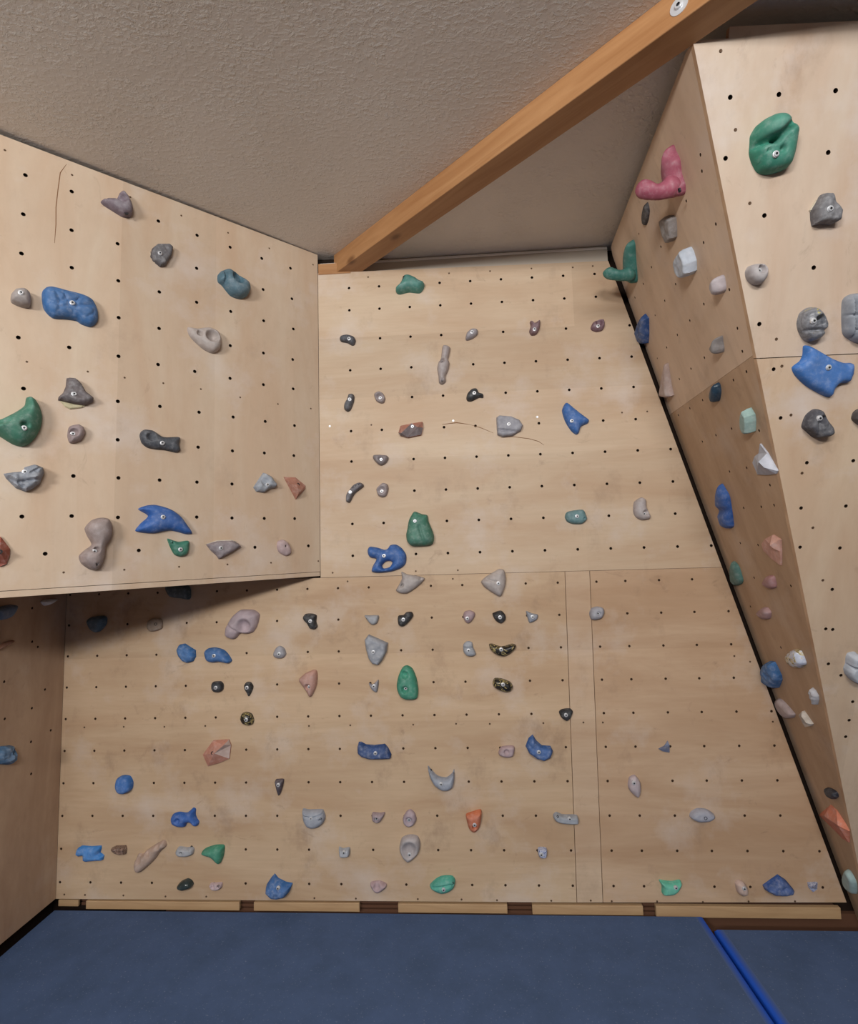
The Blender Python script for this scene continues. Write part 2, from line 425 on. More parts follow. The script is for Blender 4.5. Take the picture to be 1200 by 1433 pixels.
HOLES_W = [(-1.188, 1.551), (-1.047, 1.552), (-0.744, 1.559), (-0.589, 1.558), (-0.445, 1.558), (-0.296, 1.559), (-0.15, 1.562), (-1.189, 1.4), (-1.043, 1.398), (-0.89, 1.403), (-0.589, 1.407), (-0.289, 1.408), (-0.143, 1.408), (-1.189, 1.251), (-1.038, 1.251), (-0.884, 1.251), (-0.735, 1.253), (-0.587, 1.254), (-0.44, 1.256), (-0.286, 1.256), (-0.136, 1.257), (-1.033, 1.111), (-0.879, 1.101), (-0.733, 1.097), (-0.441, 1.097), (-0.287, 1.1), (-0.14, 1.103), (-1.187, 0.94), (-1.037, 0.941), (-0.876, 0.945), (-0.734, 0.944), (-0.591, 0.946), (-0.441, 0.947), (-0.287, 0.949), (-0.138, 0.958), (-1.166, 0.759), (-1.017, 0.767), (-0.874, 0.765), (-0.724, 0.771), (-0.571, 0.772), (-0.426, 0.774), (-0.278, 0.777), (-0.132, 0.779), (-0.871, 0.614), (-0.573, 0.621), (-0.428, 0.622), (-0.282, 0.629), (-0.136, 0.633), (-1.01, 0.461), (-0.865, 0.466), (-0.72, 0.469), (-0.576, 0.472), (-0.429, 0.475), (-1.155, 0.307), (-1.011, 0.314), (-0.863, 0.314), (-0.575, 0.325), (-0.428, 0.326), (-0.282, 0.329), (-0.133, 0.333), (-1.085, 0.178), (-0.789, 0.188), (-0.325, 0.199), (-0.063, 0.205)]
HOLES_L = [(-0.116, -0.428), (-0.169, -0.225), (-0.189, -0.493), (-0.186, -0.64), (-0.178, -0.781), (-0.071, -0.625), (-0.333, -0.499), (-0.344, -0.343), (-0.211, -0.046), (-0.203, -0.197)]
SCREWS = dict(W=[(-1.249, 1.617), (-1.048, 1.619), (-0.85, 1.618), (-0.655, 1.621), (-0.455, 1.623), (-0.259, 1.623), (-0.027, 1.624), (-1.16, 0.858), (-0.976, 0.862), (-0.853, 0.864), (-0.713, 0.87), (-0.565, 0.874), (-0.395, 0.869), (-0.216, 0.87), (-0.045, 0.877), (-1.029, 0.111), (-0.837, 0.115), (-0.641, 0.121), (-0.446, 0.126), (-0.25, 0.129), (-0.011, 0.132)],
 B=[(0.095, -0.634), (0.291, -0.633), (0.492, -0.635), (0.692, -0.633), (1.192, -0.638), (1.388, -0.637), (1.683, -0.637), (1.882, -0.635), (2.037, -0.637), (2.281, -0.636), (2.462, -0.635), (2.549, -0.636), (0.023, -1.392), (0.124, -1.393), (0.31, -1.394), (0.512, -1.397), (0.706, -1.396), (1.212, -1.399), (1.403, -1.399), (1.685, -1.399), (1.882, -1.399), (2.04, -1.401), (2.28, -1.401), (2.453, -1.399), (2.544, -1.401), (2.74, -1.4), (2.936, -1.401), (3.13, -1.397), (3.325, -1.395), (1.509, 1.552), (1.917, 1.547), (2.121, 1.546), (2.325, 1.547), (2.527, 1.54), (2.624, 1.541), (1.512, 0.791), (2.721, 0.799), (2.839, 0.799), (1.312, 0.074), (1.713, 0.071), (1.913, 0.07), (2.109, 0.065), (1.384, 0.031), (1.888, 0.03), (3.152, -0.35), (3.219, -0.376), (3.296, -0.64)],
 R=[(0.384, -0.064), (0.229, -0.367), (0.066, -0.509)],
 F=[(0.077, -0.029), (0.135, -0.222), (0.194, -0.413), (0.313, -0.798), (0.339, -0.88), (0.385, -1.033), (0.443, -1.224), (0.502, -1.413), (0.56, -1.604)])
WHITE_SCREWS = [(1.306, 0.793), (1.914, 0.794), (2.319, 0.795)]
BEAMBOLT = (1.754, -.056)
# ---------------------------------------------------------------- the setting
FLOOR = -1.67
tag(box('floor', (-2.2, -7.2, FLOOR-.05), (4.8, .3, FLOOR), M['gapwood']), 'dark brown floor under the mats', kind='structure')
def ceil_z(x, y):
    z = 1.725-.0277*x+.035*y if y > -1.75 else 1.6637-.0277*x+.25*(-1.75-y)
    # right of the beam the plaster sags gently down to the aluminium strip
    k = min(1, max(0, ((x-1.43)*.716+(y-.06)*.698)/.12)); q = min(1, max(0, (y+.42)/.42)); k = k*k*(3-2*k)*q*q
    return z+(1.648-z)*k if y > -.42 else z
xs = np.concatenate([np.linspace(-2.2, 1.1, 14), np.linspace(1.14, 2.9, 60), np.linspace(3, 4.8, 8)]); ys = np.concatenate([[.12], np.linspace(.02, -.46, 22), np.linspace(-.55, -1.75, 9), np.linspace(-1.9, -7.2, 20)])
V = [(x, y, ceil_z(x, y)) for y in ys for x in xs]; n = len(xs)
F = [(j*n+i, j*n+i+1, (j+1)*n+i+1, (j+1)*n+i) for j in range(len(ys)-1) for i in range(n-1)]
V += [(x, y, max(ceil_z(x, -7.2), 2.0)+1.5) for x, y in ((xs[0], ys[0]), (xs[-1], ys[0]), (xs[-1], ys[-1]), (xs[0], ys[-1]))]
b = len(V)-4; F.append((b, b+1, b+2, b+3))
tag(mesh_obj('ceiling', V, F, [M['stucco']], smooth=True), 'rough beige-grey stucco ceiling', kind='structure')

PLY = lambda m, h='hole': [M[m], M['edge'], M[h]]
wb = tag(box('wall_back', (-.14, .055, FLOOR), (4.3, .13, 1.76), M['dark']), 'back climbing wall of pale plywood panels full of bolt holes', kind='structure')
def bx(z): return 2.713+.2834*(1.518-z)          # slanted right border of the back wall
GU = [(1.4113+.1524*i, z) for z in (1.4998, 1.3828, 1.2292, 1.0722, .9218, .7639, .6125, .4578, .3062, .1526) for i in range(12)]
GL = [(.1486*i, -.1486*j) for j in range(10) for i in range(17)]
GR = [(x, -.1486*j) for j in range(10) for x in (2.556, 2.688, 2.841, 2.99, 3.142, 3.294, 3.446)]
slab('plywood_panel', 'B', [(1.2535, .0525), (bx(.052), .0522), (bx(1.563), 1.563), (1.2535, 1.588)], -.018, 0, PLY('ply_back'), wb, GU, .0068)
slab('plywood_panel', 'B', [(-.0176, -1.4115), (2.391, -1.4075), (2.412, .0508), (-.0176, .0508)], -.018, 0, PLY('ply_back2', 'hole2'), wb, GL, .0058, .008)
slab('joint_strip', 'B', [(2.3935, -1.4075), (2.5045, -1.4065), (2.5265, .0508), (2.4145, .0508)], -.018, 0, PLY('ply_strip'), wb)
slab('plywood_panel', 'B', [(2.507, -1.4065), (bx(-1.398), -1.398), (bx(.0508), .0508), (2.529, .0508)], -.018, 0, PLY('ply_back3', 'hole2'), wb, GR, .0058, .008)
discs('screw_heads', 'B', SCREWS['B'], .0045, .0002, M['screw'], wb)
discs('white_screws', 'B', WHITE_SCREWS, .0062, .0002, M['white'], wb)
ribbon('grain_crack', 'B', [(1.86, .778), (1.93, .784), (1.994, .772)], .005, M['crack'], wb)
ribbon('grain_crack', 'B', [(1.994, .772), (2.05, .752), (2.106, .725)], .003, M['crack'], wb)
ribbon('grain_crack', 'B', [(2.14, .70), (2.20, .703), (2.276, .69), (2.32, .675), (2.345, .656)], .003, M['crack'], wb)
# planks under the panels, with laths showing in the gaps between them
for x0, x1, z1 in ((.13, .863, -1.455), (.93, 1.419, -1.4555), (1.595, 2.085, -1.457), (2.195, 2.678, -1.459), (2.733, 3.512, -1.466)):
    box('plank', (x0, -.001, z1), (x1, .02, -1.419), M['plank'], wb, .002)
for x0, x1 in ((-.01, .088),): box('plank', (x0, .006, -1.448), (x1, .02, -1.42), M['plank'], wb, .002)
for z in (-1.428, -1.447): box('lath', (.09, .026, z-.006), (3.5, .04, z+.006), M['gapwood'], wb)
box('base_board', (.5, .03, FLOOR), (3.75, .05, -1.462), M['gapwood'], wb)
box('top_batten', (1.256, -.004, 1.578), (1.42, .005, 1.634), M['beam'], wb)

wl = tag(slab('wall_left_upper', 'W', [(-1.77, .08), (-.03, .10), (-.03, 1.62), (-1.77, 1.60)], -.09, -.03, [M['dark'], M['dark'], M['dark']]), 'angled climbing panel of pale plywood jutting out on the left', kind='structure')
slab('plywood_panel', 'W', [(-1.767, .0425), (-.001, .0815), (-.001, 1.686), (-1.265, 1.669), (-1.767, 1.662)], -.018, 0, PLY('ply_left'), wl, HOLES_W)
slab('edge_strip', 'W', [(-1.767, .018), (-.002, .0605), (-.002, .0795), (-1.767, .0405)], -.018, -.0005, [M['ply_left'], M['edge'], M['hole']], wl)
discs('screw_heads', 'W', SCREWS['W'], .004, .0002, M['screw'], wl)
ribbon('grain_crack', 'W', [(-1.067, 1.653), (-1.085, 1.61), (-1.09, 1.54), (-1.094, 1.468), (-1.092, 1.40), (-1.094, 1.327)], .0028, M['crack'], wl)
und = [(1.235, .04, .055), (-.016, -1.21, .03), (-.016, .04, .055)]
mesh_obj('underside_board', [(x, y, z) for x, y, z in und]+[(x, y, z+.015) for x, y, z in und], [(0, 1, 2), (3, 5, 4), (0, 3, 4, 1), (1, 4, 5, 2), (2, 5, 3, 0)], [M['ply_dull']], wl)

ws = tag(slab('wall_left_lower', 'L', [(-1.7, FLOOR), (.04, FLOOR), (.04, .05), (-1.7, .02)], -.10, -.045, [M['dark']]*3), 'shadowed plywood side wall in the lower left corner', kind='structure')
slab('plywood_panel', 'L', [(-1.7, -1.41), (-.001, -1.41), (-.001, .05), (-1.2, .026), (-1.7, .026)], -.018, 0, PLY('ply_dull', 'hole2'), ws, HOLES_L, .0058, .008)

# overhanging box on the right: side sheets and front sheets
def r_front(v):                                   # where the side sheet meets the back of the front sheet
    a = world('R', np.array([[0, v, 0]]))[0]-FR['F']['o']; return (-.0185-a@FR['F']['n'])/(FR['R']['u']@FR['F']['n'])
def r_back(v): return -.03+.0298*v
bs = tag(slab('wall_right_side', 'R', [(r_back(-3.1)+.03, -3.15), (r_front(-3.1)-.03, -3.15), (r_front(-.1)-.03, -.1), (r_back(-.1)+.03, -.02)], -.06, -.03, [M['dark']]*3), 'left side of the overhanging plywood box on the right', kind='structure')
slab('plywood_panel', 'R', [(r_back(-.76), -.761), (r_front(-.816), -.816), (r_front(.002), .002), (r_front(.002)-.02, .012), (.05, .108), (.02, .105), (0, .07)], -.018, 0, PLY('ply_side', 'hole2'), bs, HOLES_R, .0052, .008)
slab('plywood_panel', 'R', [(r_back(-3.2), -3.2), (r_front(-3.2), -3.2), (r_front(-.8168), -.8168), (r_back(-.7618), -.7618)], -.018, 0, PLY('ply_side2', 'hole2'), bs, HOLES_R, .0052, .008)
discs('screw_heads', 'R', SCREWS['R'], .004, .0002, M['screw'], bs)
bf = tag(slab('wall_right_front', 'F', [(.06, -.1), (1.05, -3.1), (1.7, -3.1), (1.7, -.05), (.06, -.05)], -.06, -.03, [M['dark']]*3), 'bright overhanging front of the plywood box on the right', kind='structure')
fb = lambda v: -.304*v
slab('plywood_panel', 'F', [(fb(-.852), -.852), (1.7, -.852), (1.7, -.02), (.433, .015), (.096, .026), (.0955, -.001), (0, 0)], -.018, 0, PLY('ply_front'), bf, HOLES_F, .0066)
slab('plywood_panel', 'F', [(fb(-3.12), -3.12), (1.7, -3.12), (1.7, -.8545), (fb(-.8545), -.8545)], -.018, 0, PLY('ply_front2'), bf, HOLES_F, .0060)
discs('screw_heads', 'F', SCREWS['F'], .005, .0002, M['screw'], bf)

# aluminium angle along the top of the back wall
al = tag(box('metal_strip', (1.262, .006, 1.55), (2.70, .012, 1.634), M['alu']), 'grey aluminium angle strip along the top edge of the back wall', 'strip')
V = []
for x in (1.262, 2.70): V += [(x, .0025, 1.630), (x, .006, 1.641), (x, .018, 1.646), (x, .018, 1.634), (x, .0025, 1.626)]
mesh_obj('highlight_lip', V, [(0, 1, 6, 5), (1, 2, 7, 6), (2, 3, 8, 7), (3, 4, 9, 8), (4, 0, 5, 9), (4, 3, 2, 1, 0), (5, 6, 7, 8, 9)], [M['alu_highlight']], al)  # rounded lip of the strip, its highlight put into the colour

# timber beam under the ceiling
P0 = vec(1.3315, .016, 1.6885); D = vec(.698, -.716, -.0444); RT = vec(.716, .698, 0)*.095; DN = vec(0, 0, -.1)
ax = unit(D); side = unit(vec(.716, .698, 0)); upv = np.cross(side, -ax); upv = upv if upv[2] > 0 else -upv
bm_ = Matrix([[ax[i], side[i], upv[i], P0[i]] for i in range(3)]+[[0, 0, 0, 1]]); inv = bm_.inverted()
V = []
for off in (vec(0, 0, 0), RT, RT+DN, DN):
    a = P0+off
    for yy in (.017, -2.6):
        t = (yy-a[1])/D[1]; V.append(tuple(inv @ Vector(a+D*t)))
beam = mesh_obj('wooden_beam', V, [(0, 2, 4, 6), (1, 7, 5, 3), (0, 1, 3, 2), (2, 3, 5, 4), (4, 5, 7, 6), (6, 7, 1, 0)], [M['beam']], None, bm_)
tag(beam, 'square orange-brown timber beam running diagonally under the stucco ceiling', 'beam')
m = beam.modifiers.new('bevel', 'BEVEL'); m.width = .003; m.segments = 2

# ---------------------------------------------------------------- crash mats
def mat_obj(label, x0, x1, y0, y1, top, round_side):
    """long foam mat: dark cloth top, bright vinyl rolled over the long edge that faces the seam"""
    root = tag(link('crash_mat', None, None, Matrix.Translation(((x0+x1)/2, (y0+y1)/2, FLOOR))), label, 'mat')
    cx, cy = (x0+x1)/2, (y0+y1)/2; hx = (x1-x0)/2; h = top-FLOOR; r = .012; w = .034
    arc = [(hx-w+(w-r)*k/4, h) for k in range(4)]+[(hx-r+r*math.sin(a), h-r+r*math.cos(a)) for a in np.linspace(0, math.pi/2, 7)]
    prof_top = [(-hx, .0), (-hx, h-.006), (-hx+.006, h), (hx-w, h)]
    prof_side = arc+[(hx+.001, h*.5), (hx, 0)]
    def ext(name, prof, mat, caps):
        s = 1 if round_side > 0 else -1
        V = []; n = len(prof); hy = (y1-y0)/2
        for y in (-hy, -hy+.006, hy-.006, hy):
            for x, z in prof: V.append((s*x, y, z-(.006 if abs(y) == hy and z > h-.0061 else 0)))
        F = [(k*n+i, k*n+i+1, (k+1)*n+i+1, (k+1)*n+i) for k in range(3) for i in range(n-1)]
        if caps:
            F += [tuple(range(n)), tuple(range(3*n, 4*n))[::-1]]
        else:
            b = len(V); V += [(s*prof[0][0], -hy, 0), (s*prof[0][0], hy, 0)]
            F += [tuple(range(n))+(b,), tuple(range(3*n, 4*n))[::-1]+(b+1,)]
        if s < 0: F = [f[::-1] for f in F]
        o = mesh_obj(name, V, F, [mat], root, Matrix.Translation((cx, cy, FLOOR)))
        at = o.data.attributes.new('fade', 'FLOAT', 'POINT')       # the blue dye of the edge fades out into the cloth
        at.data.foreach_set('value', [min(1, max(0, (abs(v[0])-(hx-w))/(w*.75))) for v in V]); return o
    prof_top.append((hx-w, 0))
    ext('top_cover', prof_top, M['mat'], True)
    tag(ext('side_band', prof_side, M['mat_edge'], False), 'bright blue rolled vinyl edge')
    return root
mat_obj('wide dark blue-grey crash mat covering the floor in front of the back wall', -.013, 2.925, -2.3, -.014, -1.45, 1)
mat_obj('second blue-grey crash mat at the lower right, beyond the bright blue seam', 2.938, 4.5, -2.3, -.094, -1.4505, -1)

# ---------------------------------------------------------------- bolts (shared meshes)
def lathe(prof, n=12):
    V = []; F = []
    for r, z in prof: V += [(r*math.cos(2*math.pi*i/n), r*math.sin(2*math.pi*i/n), z) for i in range(n)]
    for k in range(len(prof)-1):
        for i in range(n):
            j = (i+1) % n; F.append((k*n+i, k*n+j, (k+1)*n+j, (k+1)*n+i))
    F.append(tuple((len(prof)-1)*n+i for i in range(n)))
    return V, F
def bolt_mesh(name, mat):
    V, F = lathe([(.0088, -.004), (.0088, .0012), (.0072, .0016), (.0068, .0042), (.0060, .0050), (.0034, .0050), (.0031, .0022)])
    me = bpy.data.meshes.new(name); me.from_pydata(V, [], F); me.materials.append(mat); me.materials.append(M['socket'])
    me.polygons.foreach_set('material_index', [1 if i >= len(F)-13 else 0 for i in range(len(F))]); me.update(); return me
BOLT = {'b': bolt_mesh('bolt', M['steel']), 'w': bolt_mesh('bolt_white', M['white'])}
V, F = lathe([(.0072, -.004), (.0072, .0007), (.0052, .0008), (.0046, -.003)])
me = bpy.data.meshes.new('screw_hole'); me.from_pydata(V, [], F); me.materials.append(M['socket']); me.update(); BOLT['h'] = me
V, F = lathe([(.0046, -.003), (.0046, .0005), (.0034, .0006), (.003, -.003)]); me = bpy.data.meshes.new('small_screw_hole')
me.from_pydata(V, [], F); me.materials.append(M['socket']); me.update(); BOLT['s'] = me
o = link('bolt', BOLT['b'], beam, Matrix([[side[i]*0-ax[i]*1.5, upv[i]*1.5, -side[i]*1.5, (P0+ax*BEAMBOLT[0]+upv*BEAMBOLT[1])[i]] for i in range(3)]+[[0, 0, 0, 1]]))
V, F = lathe([(.024, -.002), (.024, .0018), (.008, .0022)], 20)
mesh_obj('washer', V, F, [M['steel']], beam, Matrix([[-ax[i], upv[i], -side[i], (P0+ax*BEAMBOLT[0]+upv*BEAMBOLT[1])[i]] for i in range(3)]+[[0, 0, 0, 1]]))

# ---------------------------------------------------------------- climbing holds
GROUP = dict(B='holds bolted to the back wall', W='holds bolted to the angled left panel', R='holds bolted to the box side',
             F='holds bolted to the box front', L='holds bolted to the left side wall')
import bmesh
def fix_normals(me):
    bm = bmesh.new(); bm.from_mesh(me); bmesh.ops.recalc_face_normals(bm, faces=bm.faces[:])
    if sum(f.normal.z*f.calc_area() for f in bm.faces) < 0: bmesh.ops.reverse_faces(bm, faces=bm.faces[:])
    bm.to_mesh(me); bm.free()
def make_hold(s):
    V, F, flags, hf = hold_shape(s, s.get('res', 1.6))
    P = np.array(s['p']); c = P.mean(0); fr = s['fr']
    V = V-np.array([c[0], c[1], 0]); mw = fmat(fr, c[0], c[1])
    kind = s['k']
    mat = M['marble%d' % s['marble']] if s.get('marble') else M['gloss'] if s.get('gloss') else M['rock'] if kind in 'rf' else M['resin']
    mats = [mat]
    o = mesh_obj('climbing_hold', V, F, mats, None, mw, None, kind != 'f')
    fix_normals(o.data)
    tag(o, s['label'], 'climbing hold', GROUP[fr]); lum = .3*s['col'][0]+.6*s['col'][1]+.1*s['col'][2]; o.color = (*[c_*.92+lum*.08 for c_ in s['col']], s['H'])
    if kind != 'f':
        try: o.data.set_sharp_from_angle(angle=math.radians(38 if kind == 'r' else 62))
        except Exception: pass
    if 'c2' in s:                                  # faces of another colour become a part
        keep = [f for f, g in zip(F, flags) if g]; me2 = o.data
        bm = bmesh.new(); bm.from_mesh(me2); reg = np.array(s['region'], float)-c
        sel = [f for f in bm.faces if inside(np.array([list(f.calc_center_median())[:2]]), reg)[0] and f.normal.z > .05]
        if sel:
            V2 = []; F2 = []
            for f in sel:
                b = len(V2); V2 += [tuple(v.co+f.normal*.0006) for v in f.verts]; F2.append(tuple(range(b, len(V2))))
            q = mesh_obj('pale_face' if s['c2'][0] > s['col'][0] else 'grey_face', V2, F2, [M['rock']], o, mw); q.color = (*s['c2'], 9)
        bm.free()
    if 'chip' in s:
        r = dict(p=s['chip'], H=.008, k='r', R=.5, e=.5, fr=fr)
        V2, F2, _, _ = hold_shape(r, .8); q = mesh_obj('worn_rim', V2-np.array([c[0], c[1], 0]), F2, [M['resin']], o, mw); fix_normals(q.data)
        q.color = (*s['chipcol'], 9); tag(q, 'pale worn rim')
    if 'horn' in s:
        f = FR[fr]; og = f['o']+s['hornu']*f['u']
        hm = Matrix([[-f['n'][i], f['v'][i], f['u'][i], og[i]] for i in range(3)]+[[0, 0, 0, 1]])
        hp = [(-a, b) for a, b in s['horn']]
        V2, F2, _, _ = hold_shape(dict(p=hp, H=s.get('hornH', .03), k='o', R=1.0, e=0, nz=0), 1.0)
        n = len(V2); V3 = np.concatenate([V2, V2*[1, 1, -1]]); F3 = list(F2)+[tuple(i+n for i in f_)[::-1] for f_ in F2]
        ctr = np.append(np.array(hp).mean(0), 0)
        q = mesh_obj('horn', V3-ctr, F3, [mat], o, hm @ Matrix.Translation(ctr), None, True)
        bm = bmesh.new(); bm.from_mesh(q.data); bmesh.ops.remove_doubles(bm, verts=bm.verts[:], dist=.0004)
        bmesh.ops.recalc_face_normals(bm, faces=bm.faces[:]); bm.to_mesh(q.data); bm.free(); q.color = o.color
    if 'bolt' in s:
        u, v, typ = s['bolt']; hh = max(float(hf((u, v))[0]), .002)
        sk = s.get('skew', (0, 0))
        link('screw_hole' if typ == 'h' else 'bolt', BOLT[typ], o, fmat(fr, u+sk[0]*hh, v+sk[1]*hh, hh+(.0004 if typ == 'h' else .0006)))
    for u, v in s.get('holes2', []):               # small hole for a locking screw
        m_ = fmat(fr, u, v, max(float(hf((u, v))[0]), .002)+.0004); link('screw_hole', BOLT['s'], o, m_)
    return o
